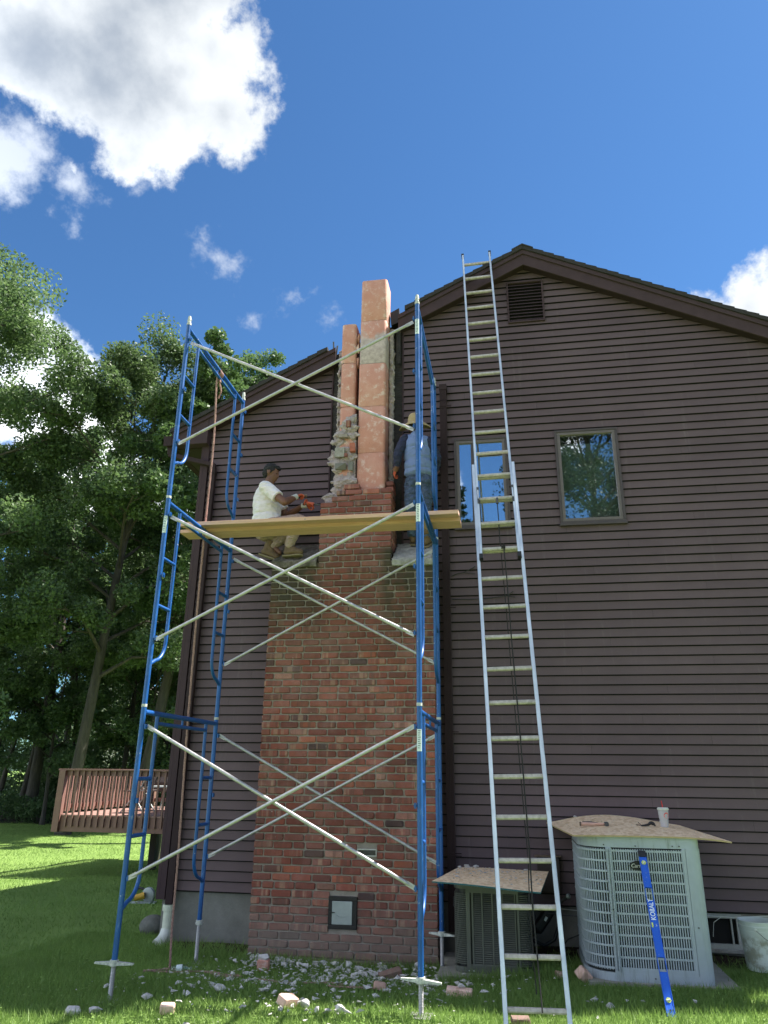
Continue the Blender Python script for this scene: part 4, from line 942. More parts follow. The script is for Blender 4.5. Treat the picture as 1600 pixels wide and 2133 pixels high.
def jack(x, y, zg, plate, wing, ang):
    z_ = ZJ-HF; prof = []
    h = z_+.02-zg; n = int(h/.009); prof = [(0, .0)]
    for q in range(n): prof += [(.0160, q*.009), (.0190, q*.009+.0045)]
    prof += [(.016, h)]
    j = MB().lathe(prof, (x, y, zg), 12).build('screw_jack', 'galvanised', scaf, True)
    ca_, sa_ = math.cos(ang), math.sin(ang); d = Vector((ca_, sa_, 0)); s_ = Vector((-sa_, ca_, 0)); up_ = Vector((0, 0, 1))
    mb = MB().tube([(x, y, z_-.030), (x, y, z_+.012)], .032, 12)
    for sg in (-1, 1): mb.hull([Vector((x, y, z_-.012))+d*sg*a+s_*b+up_*c_ for a, b, c_ in ((.02, .018, .012), (.02, -.018, .012), (.02, .018, -.014), (.02, -.018, -.014), (wing, .011, .004), (wing, -.011, .004), (wing, .011, -.008), (wing, -.011, -.008))])
    mb.build('wing_nut', 'zinc_splattered', j, bevel=.003)
    MB().box(x-.075, x+.075, y-.075, y+.075, zg-.006, zg+.002).build('base_plate', 'galvanised', j)
jack(XLs, YF, float(ground(XLs, YF)), 1, .155, .05); jack(XRs, YF, float(ground(XRs, YF)), 1, .155, -.25); jack(XRs, YRr, float(ground(XRs, YRr)), 1, .13, -.35); jack(XLs, YRr, float(ground(XLs, YRr)), 1, .035, .8)
# planks
def plank(x0, x1, y0, y1, z0, label, seed, tilt=0.0):
    T = Matrix.Translation((0, y0, z0))@Matrix.Rotation(tilt, 4, 'X')@Matrix.Translation((0, -y0, -z0))
    t = MB().box(x0, x1, y0, y1, z0, z0+.038, T).build('plank', 'plank', bevel=.003); put(t, None, label, 'plank', 'planks laid across the scaffold'); return t
zpk = ZJ+HF-.052+RT+.001
plank(-2.99, -.104, -1.605, -1.370, zpk, 'front plank of the two on the scaffold, nearest to the viewer', 1, .170)
plank(-3.075, -.100, -1.382, -1.150, zpk, 'rear plank of the two on the scaffold, nearest to the chimney', 2)

# hoist rope
rp = thing('hoist_rope', (-2.80, -1.4, 0), 'long reddish rope hanging from the top of the scaffold and lying loose on the grass', 'rope')
def twisted(name, pts, r, par, mat='rope_red'):
    P = []; pts = [Vector(p) for p in pts]
    def ev(s_): i = min(int(s_), len(pts)-2); f = s_-i; p0 = pts[max(i-1,0)]; p1 = pts[i]; p2 = pts[i+1]; p3 = pts[min(i+2, len(pts)-1)]; return .5*((2*p1)+(-p0+p2)*f+(2*p0-5*p1+4*p2-p3)*f*f+(-p0+3*p1-3*p2+p3)*f**3)
    Lg = sum((pts[i+1]-pts[i]).length for i in range(len(pts)-1)); N = max(12, int(Lg/.03)); C_ = [ev(q/N*(len(pts)-1)) for q in range(N+1)]; mb = MB()
    for st_ in range(3):
        Q = []; x = None
        for i, c_ in enumerate(C_):
            d = (C_[min(i+1, N)]-C_[max(i-1, 0)]); d = d.normalized() if d.length > 1e-6 else Vector((0,0,1))
            x = d.orthogonal().normalized() if x is None else (x-d*x.dot(d)).normalized(); a = i*1.25+st_*2.094; Q.append(c_+(x*math.cos(a)+d.cross(x)*math.sin(a))*r*.5)
        mb.tube(Q, r*.62, 5)
    return mb.build(name, mat, par, True)
gz = lambda x, y, d=.035: float(ground(x, y))+d
twisted('hanging_rope', [(-2.73, -1.515, 5.83), (-2.775, -1.50, 5.70), (-2.765, -1.45, 5.0), (-2.785, -1.41, 4.0), (-2.80, -1.37, 3.0), (-2.80, -1.33, 1.9), (-2.785, -1.30, .9), (-2.785, -1.28, .25), (-2.775, -1.275, gz(-2.775, -1.275)), (-2.80, -1.33, gz(-2.8, -1.33)), (-2.89, -1.44, gz(-2.89, -1.44)), (-2.93, -1.46, gz(-2.93, -1.46))], .0105, rp)
twisted('hanging_rope', [(-2.73, -1.50, 5.80), (-2.76, -1.47, 5.72), (-2.74, -1.44, 5.60), (-2.77, -1.43, 5.52)], .0095, rp)
kn = MB()
for q in range(5): kn.tube([(-2.752+.03*math.cos(a)*(1), -1.53+q*.017, 5.822-.03+.034*math.sin(a)*1.0+.03*0) for a in np.linspace(0, 6.28, 12)], .0085, 6)
kn.tube([(-2.752, -1.49, 5.79), (-2.775, -1.485, 5.72), (-2.74, -1.48, 5.69), (-2.76, -1.47, 5.76)], .012, 6); kn.build('knot', 'rope_red', rp, True)
for pts in ([(-2.85, -1.20), (-2.72, -1.26), (-2.55, -1.30), (-2.66, -1.40), (-2.86, -1.42)], [(-2.56, -1.30), (-2.42, -1.24), (-2.27, -1.30), (-2.36, -1.33), (-2.24, -1.36), (-2.13, -1.30), (-2.16, -1.42), (-2.28, -1.45), (-2.20, -1.38), (-2.07, -1.37), (-2.15, -1.33)], [(-2.44, -1.28), (-2.33, -1.33), (-2.22, -1.31)],
            [(-1.97, -1.50), (-1.86, -1.47), (-1.74, -1.56), (-1.62, -1.63), (-1.55, -1.64)], [(-1.45, -1.66), (-1.25, -1.60), (-1.12, -1.66)], [(-1.22, -1.75), (-1.12, -1.80), (-1.00, -1.74), (-.84, -1.74), (-.76, -1.70)], [(-1.14, -1.78), (-.98, -1.77), (-.85, -1.72)]):
    twisted('loose_rope', [(x, y, gz(x, y, .030)) for x, y in pts], .0075, rp)

# ---------------------------------------------------------------- extension ladder
lad = thing('extension_ladder', (.39, -2.6, 0), 'tall silver aluminium extension ladder leaning on the gable edge', 'ladder')
Bl = Vector((.1992, -2.5469, .1023)); dl = Vector((-.031, .294, .955)).normalized(); el = Vector((1.0, .0, .0227)).normalized(); nl_ = dl.cross(el).normalized()
if nl_.y > 0: nl_ = -nl_          # outward, toward the viewer
RS = .3048
def rail(a, s0, s1, off, wd=.026, dp=.072, name='rail', th=.004, flip=1):
    o = Bl+el*a+nl_*off; mb = MB(); c_ = (s0+s1)/2; p = o+dl*c_
    mb.obox(p, el, nl_, dl, th, dp, s1-s0)
    for sg in (-1, 1): mb.obox(p+nl_*sg*(dp/2-th/2)+el*flip*(wd/2-th/2), el, nl_, dl, wd, th, s1-s0)
    return mb.build(name, 'aluminium', lad)
Wd = .385; top = 27.62*RS; bt = -.10/.955
rail(-.028, bt-.02, 15.55*RS, 0, .030, .076, flip=1); rail(Wd+.028, bt-.02, 15.55*RS, 0, .030, .076, flip=-1)
rail(.004, 11.72*RS, top, .052, .024, .062, flip=1); rail(Wd-.004, 11.72*RS, top, .052, .024, .062, flip=-1)
for a in (.012, Wd-.012):
    MB().obox(Bl+el*a+nl_*.052+dl*(11.72*RS-.012), el, nl_, dl, .036, .07, .05).build('end_cap', 'black_plastic', lad); MB().obox(Bl+el*a+nl_*.052+dl*(top+.006), el, nl_, dl, .034, .066, .03).build('end_cap', 'black_plastic', lad)
def rung(k, off, w0, w1, mat, name='rung'):
    c_ = Bl+dl*(k*RS)+nl_*off; P = []
    prof = [(-.016,-.012),(-.008,-.018),(.010,-.018),(.018,-.010),(.018,.010),(.010,.017),(-.010,.017),(-.018,.008)]
    n = len(prof); vs_ = [c_+el*w+nl_*p[0]+dl*p[1] for w in (w0, w1) for p in prof]
    return MB().add(vs_, [tuple(range(n)), tuple(range(2*n-1, n-1, -1))]+[(i, n+i, n+(i+1) % n, (i+1) % n) for i in range(n)]).build(name, mat, lad)
for k in range(0, 16): rung(k, 0, -.026, Wd+.026, 'aluminium_dirty')
for k in range(12, 28): rung(k-.03, .052, .004, Wd-.004, 'aluminium_dirty')
for a in (.020, Wd-.020):
    lk = MB().obox(Bl+el*a+nl_*.085+dl*(14.0*RS+.02), el, nl_, dl, .020, .008, .20).obox(Bl+el*a+nl_*.07+dl*(14.0*RS+.10), el, nl_, dl, .024, .040, .05).build('rung_lock', 'steel_dark', lad); MB().obox(Bl+el*a+nl_*.092+dl*(14.0*RS+.03), el, nl_, dl, .012, .006, .11).build('spring', 'aluminium', lk)
    MB().obox(Bl+el*(a+(.012 if a < .2 else -.004))+nl_*.055+dl*(13.55*RS), el, nl_, dl, .010, .02, .30).build('guide_bracket', 'black_plastic', lad)
rl = lambda k, a, off: Bl+dl*(k*RS)+el*a+nl_*off
MB().tube([rl(13.9, .205, .06), rl(13, .205, .05), rl(12.1, .198, .075)], .0045, 6).tube([rl(13.0, .20, .03), rl(11, .206, -.03), rl(8, .21, -.03), rl(5, .215, -.035), rl(3, .218, -.03), rl(2, .20, -.035), rl(.3, .20, -.03)], .0042, 6).tube([rl(12.1, .232, .08), rl(11, .236, .03), rl(9, .232, .025), rl(6, .236, .025), rl(3.2, .232, .025), rl(2.0, .222, .025), rl(1, .225, .03), rl(-.05, .228, .04)], .0055, 6).build('pull_rope', 'black_rope', lad, True)
MB().tube([rl(13.95, .205, .065), rl(13.72, .205, .065)], .012, 8).build('pulley', 'steel_dark', lad, True)
kt = MB()
for q in range(4): kt.tube([rl(12, .212+.010*q, .052)+(nl_*math.cos(a)+dl*math.sin(a))*.026 for a in np.linspace(0, 6.28, 10)], .0042, 6)
kt.build('knot', 'black_rope', lad, True)

# ---------------------------------------------------------------- air conditioners
def path_round(x0, x1, y0, y1, rl_, rr_, ybk=None):   # plan outline, clockwise from back left round the front to back right; returns points with spacing
    P = []; 
    for q in range(9): a = math.pi+q/8*math.pi/2; P.append((x0+rl_+rl_*math.cos(a), y0+rl_+rl_*math.sin(a)))
    for q in range(9): a = 1.5*math.pi+q/8*math.pi/2; P.append((x1-rr_+rr_*math.cos(a), y0+rr_+rr_*math.sin(a)))
    for q in range(5): a = q/4*math.pi/2; P.append((x1-rr_+rr_*math.cos(a), y1-rr_+rr_*math.sin(a)))
    for q in range(5): a = math.pi/2+q/4*math.pi/2; P.append((x0+rr_+rr_*math.cos(a), y1-rr_+rr_*math.sin(a)))
    return P
def inset(P, d, c_):
    out = []
    n = len(P)
    for i in range(n):
        a = Vector(P[i-1]); b = Vector(P[(i+1) % n]); t_ = (b-a).normalized(); out.append((P[i][0]-t_[1]*d, P[i][1]+t_[0]*d))
    return out
def band(P, z0, z1, th, mat, name, par, i0=0, i1=None, cap=False):
    Q = inset(P, th, None); n = len(P); idx = list(range(n)) if i1 is None else list(range(i0, i1+1)); closed = i1 is None; vs_ = []
    for i in idx: vs_ += [(P[i % n][0], P[i % n][1], z0), (P[i % n][0], P[i % n][1], z1), (Q[i % n][0], Q[i % n][1], z1), (Q[i % n][0], Q[i % n][1], z0)]
    fs = []; m_ = len(idx)
    for q in range(m_ if closed else m_-1):
        a = q*4; b = ((q+1) % m_)*4
        for s_ in range(4): fs.append((a+s_, b+s_, b+(s_+1) % 4, a+(s_+1) % 4))
    if not closed: fs += [(3, 2, 1, 0), tuple((m_-1)*4+s_ for s_ in range(4))]
    if cap: fs.append(tuple(q*4+1 for q in range(m_))[::-1] if False else tuple(q*4+1 for q in range(m_)))
    return MB().add(vs_, fs).build(name, mat, par)
def resample(P, step):
    out = []; n = len(P); carry = 0.0
    for i in range(n):
        a = Vector(P[i]); b = Vector(P[(i+1) % n]); L_ = (b-a).length; s_ = carry
        while s_ < L_: p = a.lerp(b, s_/L_); t_ = (b-a).normalized(); out.append((p, t_)); s_ += step
        carry = s_-L_
    return out
ac = thing('air_conditioner', (1.32, -.80, 0), 'large pale grey green air conditioner standing right of the ladder', 'air conditioner')
P = path_round(.835, 1.828, -1.26, -.30, .26, .085); Pin = inset(P, .012, None)
band(P, .012, .072, .02, 'ac_pale', 'base_pan', ac); band(inset(P, .004, None), 1.00, 1.085, .02, 'ac_pale', 'top_cap', ac, cap=True)
band(inset(P, .045, None), .07, 1.0, .01, 'coil', 'coil', ac)
xf0, xf1 = 1.085, 1.70
# corner post right: flat smooth cover
idx = [i for i, p in enumerate(P) if p[0] > 1.70 and p[1] < -.3]
P2 = [(1.70, -1.26)]+[P[i] for i in idx]; Q2 = [(1.70, -1.245)]+[Pin[i] for i in idx]; vs_ = []; fs = []
for a, b in zip(P2, Q2): vs_ += [(a[0], a[1], .072), (a[0], a[1], 1.0), (b[0], b[1], 1.0), (b[0], b[1], .072)]
for q in range(len(P2)-1):
    for s_ in range(4): fs.append((q*4+s_, q*4+4+s_, q*4+4+(s_+1) % 4, q*4+(s_+1) % 4))
fs += [(3,2,1,0)]; MB().add(vs_, fs).build('corner_cover', 'ac_pale', ac, True)
for (a, b) in ((1.052, 1.098), (1.672, 1.697)): MB().box(a, b, -1.262, -1.246, .072, 1.0).build('panel_post', 'ac_pale', ac)
MB().box(1.098, 1.672, -1.259, -1.246, .072, .105).build('panel_post', 'ac_pale', ac)
li = [i for i, p in enumerate(P) if p[0] < 1.10]
left_path = [P[i] for i in range(9)]; left_back = [P[-1]]
for k in range(12):
    z_ = .105+k*(.87/11); h_ = .015
    MB().box(1.098, 1.672, -1.2585, -1.250, z_-h_/2, z_+h_/2).build('grille_bar', 'ac_pale', ac)
    LP = [(.835, -.40)]+left_path+[(1.052, -1.26)]; vs_ = []; fs = []
    for i, p in enumerate(LP):
        a = Vector(LP[max(i-1, 0)]); b = Vector(LP[min(i+1, len(LP)-1)]); t_ = (b-a).normalized(); q = (p[0]-t_[1]*.009, p[1]+t_[0]*.009)
        vs_ += [(p[0], p[1], z_-h_/2), (p[0], p[1], z_+h_/2), (q[0], q[1], z_+h_/2), (q[0], q[1], z_-h_/2)]
    for q in range(len(LP)-1):
        for s_ in range(4): fs.append((q*4+s_, q*4+4+s_, q*4+4+(s_+1) % 4, q*4+(s_+1) % 4))
    MB().add(vs_, fs).build('grille_bar', 'ac_pale', ac)
sl = MB(); n = 30
for q in range(n):
    x = 1.102+(1.668-1.102)*q/(n-1); sl.box(x-.0045, x+.0045, -1.2580, -1.240, .09, .99)
LPc = [Vector(p) for p in [(.835, -.40)]+left_path+[(1.052, -1.26)]]; s_ = 0.0; tot = sum((LPc[i+1]-LPc[i]).length for i in range(len(LPc)-1)); nn = 46
for q in range(nn):
    tgt = tot*(q+.5)/nn; acc_ = 0
    for i in range(len(LPc)-1):
        L_ = (LPc[i+1]-LPc[i]).length
        if acc_+L_ >= tgt: p = LPc[i].lerp(LPc[i+1], (tgt-acc_)/L_); t_ = (LPc[i+1]-LPc[i]).normalized(); break
        acc_ += L_
    nrm = Vector((-t_[1], t_[0], 0)); sl.obox((p[0]+nrm.x*.011, p[1]+nrm.y*.011, .54), Vector((t_[0], t_[1], 0)), nrm, Vector((0,0,1)), .0075, .018, .90)
sl.build('grille_slat', 'ac_pale', ac)['kind'] = 'stuff'
MB().box(.838, 1.825, -.99, -.305, .98, 1.0).build('inner_deck', 'ac_dark', ac)
for (x, z_) in ((1.04, 1.02), (1.30, 1.015), (1.60, 1.02), (1.655, 1.02), (1.075, .53), (1.735, .42), (1.36, .045), (1.44, .035)): MB().lathe([(0,0),(.006,0),(.006,.004),(0,.005)], (x, -1.2615 if z_ < .9 else -1.2570, z_), 8, Vector((0,-1,0))).build('screw', 'steel_dark', ac)
em = MB().lathe([(0, .007), (.052, .007), (.056, .0)], (1.31, -1.262, .865), 28, Vector((0,-1,0)), 1.0).build('emblem', 'black_plastic', ac, True)
for v in em.data.vertices: v.co.x = (v.co.x+ORG[ac].x-1.31)*1.28+1.31-ORG[ac].x; v.co.z = (v.co.z-.865)*.66+.865
def text(body_, size, mat, name, par, loc, R, ext=.0004, sx=1.0, spacing=1.0, shear=0.0):
    cu = bpy.data.curves.new('t', 'FONT'); cu.body = body_; cu.size = size; cu.extrude = ext; cu.align_x = 'CENTER'; cu.align_y = 'CENTER'; cu.space_character = spacing; cu.shear = shear; cu.offset = size*.012
    o = bpy.data.objects.new('t', cu); C.objects.link(o); dg = bpy.context.evaluated_depsgraph_get(); me = bpy.data.meshes.new_from_object(o.evaluated_get(dg)); bpy.data.objects.remove(o)
    me.materials.clear(); me.materials.append(M[mat]); T = Matrix.Translation(Vector(loc)-origin_of(par))@R.to_4x4()@Matrix.Diagonal((sx, 1, 1, 1)); me.transform(T); me.name = name; return link(name, me, par)
RX = Matrix.Rotation(math.pi/2, 3, 'X')
text('Carrier', .042, 'silver_letter', 'lettering', em, (1.31, -1.2705, .864), RX, shear=.3)
padg = float(ground(1.35, -1.2))
MB().hull([(x, y, z_) for x in (.83, 2.0) for y in (-1.30, -.15) for z_ in (-.15, .012)]).build('pad', 'pad', ac, bevel=.008)
a2 = thing('air_conditioner', (.06, -.62, -.06), 'smaller dark green air conditioner with fine slots, close to the chimney behind the ladder', 'air conditioner')
P = path_round(-.275, .412, -.955, -.30, .10, .10); z0a, z1a = -.055, .655
band(P, z0a, z0a+.045, .02, 'ac_dark', 'base_pan', a2); band(P, z1a-.055, z1a, .03, 'ac_dark', 'top_cap', a2, cap=True); band(inset(P, .035, None), z0a+.04, z1a-.05, .01, 'black_plastic', 'coil', a2)
for (a, b) in ((-.165, -.130), (-.115, -.100), (.262, .272), (.282, .300)): MB().box(a, b, -.960, -.940, z0a+.04, z1a-.05).build('panel_post', 'ac_dark', a2)
for x in (-.022, .068, .158): MB().box(x-.006, x+.006, -.959, -.944, z0a+.05, z1a-.055).build('panel_post', 'ac_dark', a2)
MB().box(-.14, .29, -.9585, -.942, z0a+.045, z0a+.065).box(-.14, .29, -.9585, -.942, z1a-.085, z1a-.05).build('panel_rail', 'ac_dark', a2)
lv = MB(); n = 34
for k in range(n):
    z_ = z0a+.07+(z1a-.095-z0a-.07)*k/(n-1)
    lv.add([(-.10, -.958, z_-.0045), (.262, -.958, z_-.0045), (.262, -.944, z_+.006), (-.10, -.944, z_+.006), (-.10, -.956, z_+.0005), (.262, -.956, z_+.0005)], [(0,1,5,4), (4,5,2,3), (3,2,1,0)])
    for side in (0, 1):
        pts = [P[i] for i in range(0, 9)] if side == 0 else [P[i] for i in range(9, 18)]
        pts = [(-.275, -.40)]+pts+[(-.165, -.955)] if side == 0 else [(.300, -.955)]+pts+[(.412, -.40)]
        vs_ = []
        for i, p in enumerate(pts):
            a = Vector(pts[max(i-1, 0)]); b = Vector(pts[min(i+1, len(pts)-1)]); t_ = (b-a).normalized(); nx, ny = -t_[1], t_[0]
            vs_ += [(p[0], p[1], z_-.0045), (p[0], p[1], z_+.001), (p[0]+nx*.014, p[1]+ny*.014, z_+.006)]
        fs = []
        for q in range(len(pts)-1):
            for s_ in range(3): fs.append((q*3+s_, q*3+3+s_, q*3+3+(s_+1) % 3, q*3+(s_+1) % 3))
        lv.add(vs_, fs)
lv.build('louver', 'ac_dark', a2)['kind'] = 'stuff'
for x in (-.148, -.107, .267, .291): MB().lathe([(0,0),(.005,0),(.005,.003),(0,.004)], (x, -.961, z0a+.02), 8, Vector((0,-1,0))).build('screw', 'aluminium', a2)
MB().hull([(x, y, z_) for x in (-.42, .53) for y in (-1.07, -.18) for z_ in (-.25, -.058)]).build('pad', 'pad', a2, bevel=.008)
# chipboard sheets
def sheet(name, corners, zf, label, edge, th=.0125, n=24):
    c0 = Vector((*corners[0], 0)); 
    o = thing(name, (sum(c[0] for c in corners)/4, sum(c[1] for c in corners)/4, 1.09 if zf(0.5, 0.5) > .9 else .66), label, 'board', 'chipboard sheets on the air conditioners')
    V = []; F = []
    for j in range(n+1):
        for i in range(n+1):
            u, v = i/n, j/n; a = Vector(corners[0]).lerp(Vector(corners[1]), u); b = Vector(corners[3]).lerp(Vector(corners[2]), u); p = a.lerp(b, v); V.append((p.x, p.y, zf(u, v)+th))
    N = (n+1)**2; mb = MB(); top_ = [(j*(n+1)+i, j*(n+1)+i+1, (j+1)*(n+1)+i+1, (j+1)*(n+1)+i) for j in range(n) for i in range(n)]
    mb.add(V+[(x, y, z_-th) for x, y, z_ in V], top_+[(d+N, c_+N, b+N, a+N) for a, b, c_, d in top_]); mb.build('panel', 'osb', o, True)
    eb = MB(); ring = [i for i in range(n+1)]+[j*(n+1)+n for j in range(1, n+1)]+[n*(n+1)+i for i in range(n-1, -1, -1)]+[j*(n+1) for j in range(n-1, 0, -1)]
    cx_, cy_ = o.location.x, o.location.y; vs_ = []
    for i in ring: x, y, z_ = V[i]; dx, dy = x-cx_, y-cy_; k = 1.0012; vs_ += [(cx_+dx*k, cy_+dy*k, z_-.0004), (cx_+dx*k, cy_+dy*k, z_-th+.0004)]
    m_ = len(ring); eb.add(vs_, [(2*q, 2*q+1, (2*q+3) % (2*m_), (2*q+2) % (2*m_)) for q in range(m_)]); eb.build('cut_edge', edge, o); return o
# corners: front left, front right, back right, back left
big_c = [(.792, -1.30), (2.075, -1.27), (1.90, -.07), (.62, -.06)]
zbig = lambda u, v: 1.0855+.085*math.sin(math.pi*u)**1.2*(v**.9)+.018*v-.030*abs(2*u-1)**3*(1-v)*(1 if u > .5 else .2)+.006*math.sin(u*7)*v
sheet('chipboard_sheet', big_c, zbig, 'bowed raw chipboard sheet on the larger pale air conditioner', 'osb_edge')
sm_c = [(-.43, -1.31), (.485, -1.47), (.60, -.33), (-.27, -.25)]
zsm = lambda u, v: .6565+.030*v+.030*(1-v)*(1-u)*1.0+.004*math.sin(u*5)
sheet('chipboard_sheet', sm_c, zsm, 'dusty chipboard sheet with a dark teal edge on the smaller air conditioner', 'osb_teal')
def on_sheet(c_, zf, u, v): a = Vector(c_[0]).lerp(Vector(c_[1]), u); b = Vector(c_[3]).lerp(Vector(c_[2]), u); p = a.lerp(b, v); return Vector((p.x, p.y, zf(u, v)+.0125))
def crumbs(c_, zf, n, seed, lo, hi, name='mortar_crumbs', back=1.0, mat='rubble'):
    rd = random.Random(seed); mb = MB()
    for k in range(n):
        u, v = rd.uniform(.03, .97), rd.uniform(.04, .97)**back; s_ = lo+(hi-lo)*rd.random()**4; p = on_sheet(c_, zf, u, v)+Vector((0, 0, s_*.25))
        mb.hull([p+Vector((rd.gauss(0, 1)*s_*.5, rd.gauss(0, 1)*s_*.5, abs(rd.gauss(0, 1))*s_*.3-s_*.1)) for _ in range(8)])
    return mb.build(name, mat, None, kind='stuff')
crumbs(sm_c, zsm, 260, 21, .003, .022, back=.6); crumbs(sm_c, zsm, 160, 24, .003, .010, back=.5, mat='steel_dark'); crumbs(big_c, zbig, 170, 22, .002, .008, back=.8); crumbs(big_c, zbig, 90, 25, .002, .007, mat='steel_dark')
rd = random.Random(31)
CK = {}
def chunk(p, s_, mat='rubble', seed=0, flat=.6):
    rd = random.Random(seed); mb = MB(); p = Vector(p)
    pts = [Vector((rd.gauss(0, 1), rd.gauss(0, 1), rd.gauss(0, 1))).normalized() for _ in range(15)]
    return mb.hull([p+Vector((q.x*s_*rd.uniform(.7, 1.3), q.y*s_*.85, q.z*s_*flat)) for q in pts])
def chunk_thing(p, s_, label, seed, mat='rubble', name='mortar_chunk', cat='rubble', group='mortar chunks fallen from the chimney', flat=.6):
    o = chunk(p, s_, mat, seed, flat).build(name, mat, None, bevel=s_*.08); put(o, None, label, cat, group); return o
for i, (c_, zf, u, v, s_, lb) in enumerate([(sm_c, zsm, .10, .97, .035, 'mortar chunk at the back left corner of the smaller chipboard sheet'), (sm_c, zsm, .20, .98, .028, 'mortar chunk second from the left along the back of the smaller sheet'), (sm_c, zsm, .03, .93, .024, 'flat mortar chunk nearest the scaffold leg on the smaller sheet'), (sm_c, zsm, .75, .97, .022, 'mortar chunk behind the ladder ropes on the smaller sheet'), (big_c, zbig, .22, .99, .020, 'small pale chunk at the back left of the larger sheet'), (big_c, zbig, .86, .99, .011, 'tiny chunk behind the cup on the larger sheet')]):
    chunk_thing(on_sheet(c_, zf, u, v)+Vector((0, 0, s_*.4)), s_, lb, 300+i)
# cup with straw
cp = on_sheet(big_c, zbig, .745, .50); cup = thing('drink_cup', cp, 'clear plastic drink cup with a red straw on the chipboard sheet', 'cup')
MB().lathe([(0,.002),(.033,.002),(.0345,.0),(.036,.04),(.048,.150),(.0465,.150),(.034,.006),(0,.006)], cp, 24).build('body', 'cup_plastic', cup, True)
MB().lathe([(.0515,.148),(.0525,.152),(.0525,.160),(.048,.164),(.044,.168),(.012,.169),(0,.169)], cp, 24).build('lid', 'white_plastic', cup, True)
MB().lathe([(.0462,.142),(.0440,.105),(.0418,.075)], cp, 24).build('frost_band', 'cup_plastic', cup, True)
MB().tube([cp+Vector((.016, .0, .008)), cp+Vector((.0, .0, .165)), cp+Vector((-.007, 0, .226))], .0038, 8).build('straw', 'red_plastic', cup, True)
vs_ = []; nf_ = 20
for q in range(nf_): a = 6.283*q/nf_; u_ = .0245*math.cos(a); v_ = .100+.027*math.sin(a); r_ = .036+(v_-.04)*.109+.0015; th_ = -math.pi/2+.42+u_/r_; vs_.append(cp+Vector((r_*math.cos(th_), r_*math.sin(th_), v_)))
for q in range(nf_): a = 6.283*q/nf_; u_ = .019*math.cos(a); v_ = .101+.021*math.sin(a); r_ = .036+(v_-.04)*.109+.0015; th_ = -math.pi/2+.42+u_/r_; vs_.append(cp+Vector((r_*math.cos(th_), r_*math.sin(th_), v_)))
MB().add(vs_, [(q, (q+1) % nf_, nf_+(q+1) % nf_, nf_+q) for q in range(nf_)]).add([v-Vector((0,-.0002,0)) for v in vs_[nf_:]], [tuple(q for q in range(2, 10))]).build('printed_mark', 'red_plastic', cup)
# hammer, chisel, goggles
hp = on_sheet(big_c, zbig, .24, .42)+Vector((0, 0, .016)); ham = thing('hammer', hp, 'short hammer with a pale wooden handle lying on the larger chipboard sheet', 'hammer')
MB().tube([hp+Vector((-.125, -.01, .004)), hp+Vector((-.02, .0, .004)), hp+Vector((.085, .012, .004))], [.017, .014, .011], 10).build('handle', 'plank', ham, True)
MB().obox(hp+Vector((.105, .014, .006)), Vector((0,1,0)), Vector((1,.1,0)).normalized(), Vector((0,0,1)), .10, .034, .034).build('head', 'steel_dark', ham, bevel=.006)
MB().obox(hp+Vector((-.13, -.012, .004)), Vector((0,1,0)), Vector((1,.1,0)).normalized(), Vector((0,0,1)), .036, .016, .036).build('pommel', 'rust_steel', ham, bevel=.006)
h2 = on_sheet(big_c, zbig, .23, .56)+Vector((0, 0, .012)); chs = thing('cold_chisel', h2, 'dark flat chisel lying just behind the wooden handled hammer', 'chisel')
MB().tube([h2+Vector((-.06, .0, 0)), h2+Vector((.03, .01, 0))], .011, 8).build('shank', 'steel_dark', chs, True); MB().hull([h2+Vector(p) for p in ((.03,.02,.008),(.03,-.006,.008),(.03,.02,-.008),(.03,-.006,-.008),(.085,.032,.001),(.085,-.008,.001),(.085,.032,-.003),(.085,-.008,-.003))]).build('blade', 'steel_dark', chs)
g_ = on_sheet(big_c, zbig, .61, .42)+Vector((0, 0, .004)); gg = thing('work_goggles', g_, 'black arched work goggles with a loose strap beside the cup', 'goggles')
MB().tube([g_+Vector((.055-.055*q/4, .01*math.sin(q), .028*math.sin(math.pi*(q+1)/6))) for q in range(5)]+[g_+Vector((-.03, 0, .008)), g_+Vector((-.065, .0, .004))], [.010, .016, .015, .013, .012, .009, .006], 8).build('frame', 'black_plastic', gg, True)
MB().tube([g_+Vector((.06, .0, .006)), g_+Vector((.03, -.02, .030)), g_+Vector((-.02, -.015, .012)), g_+Vector((-.055, -.005, .004))], .007, 6).build('rim', 'black_plastic', gg, True)
MB().tube([g_+Vector((-.06, .0, .006)), g_+Vector((-.078, .01, .022)), g_+Vector((-.088, .005, .034))], .003, 5).tube([g_+Vector((-.066, .004, .006)), g_+Vector((-.092, .01, .010)), g_+Vector((-.108, .0, .014))], .004, 5).build('strap', 'rust_steel', gg, True)
# spirit level
la, lb_ = Vector((1.322, -2.06, -.012)), Vector((1.342, -1.284, .995)); lev = thing('spirit_level', la, 'long blue spirit level leaning against the larger air conditioner', 'level')
d = (lb_-la).normalized(); s_ = Vector((1, 0, 0)); s_ = (s_-d*s_.dot(d)).normalized(); f_ = s_.cross(d).normalized()
if f_.y > 0: f_ = -f_
Ll = (lb_-la).length
def seg(a, b, w_, dp, mat, name, off=0, par=lev, bev=.002): return MB().obox(la+d*((a+b)/2*Ll)+s_*off, s_, f_, d, w_, dp, (b-a)*Ll).build(name, mat, par, bevel=bev)
for (a, b) in ((0, .235), (.315, .655), (.735, .94)): seg(a, b, .058, .016, 'blue_level', 'web')
for off in (-.0275, .0275): seg(0, .94, .004, .024, 'blue_level', 'edge_rail', off, bev=0)
seg(.94, .985, .062, .026, 'black_plastic', 'end_cap', bev=.004)
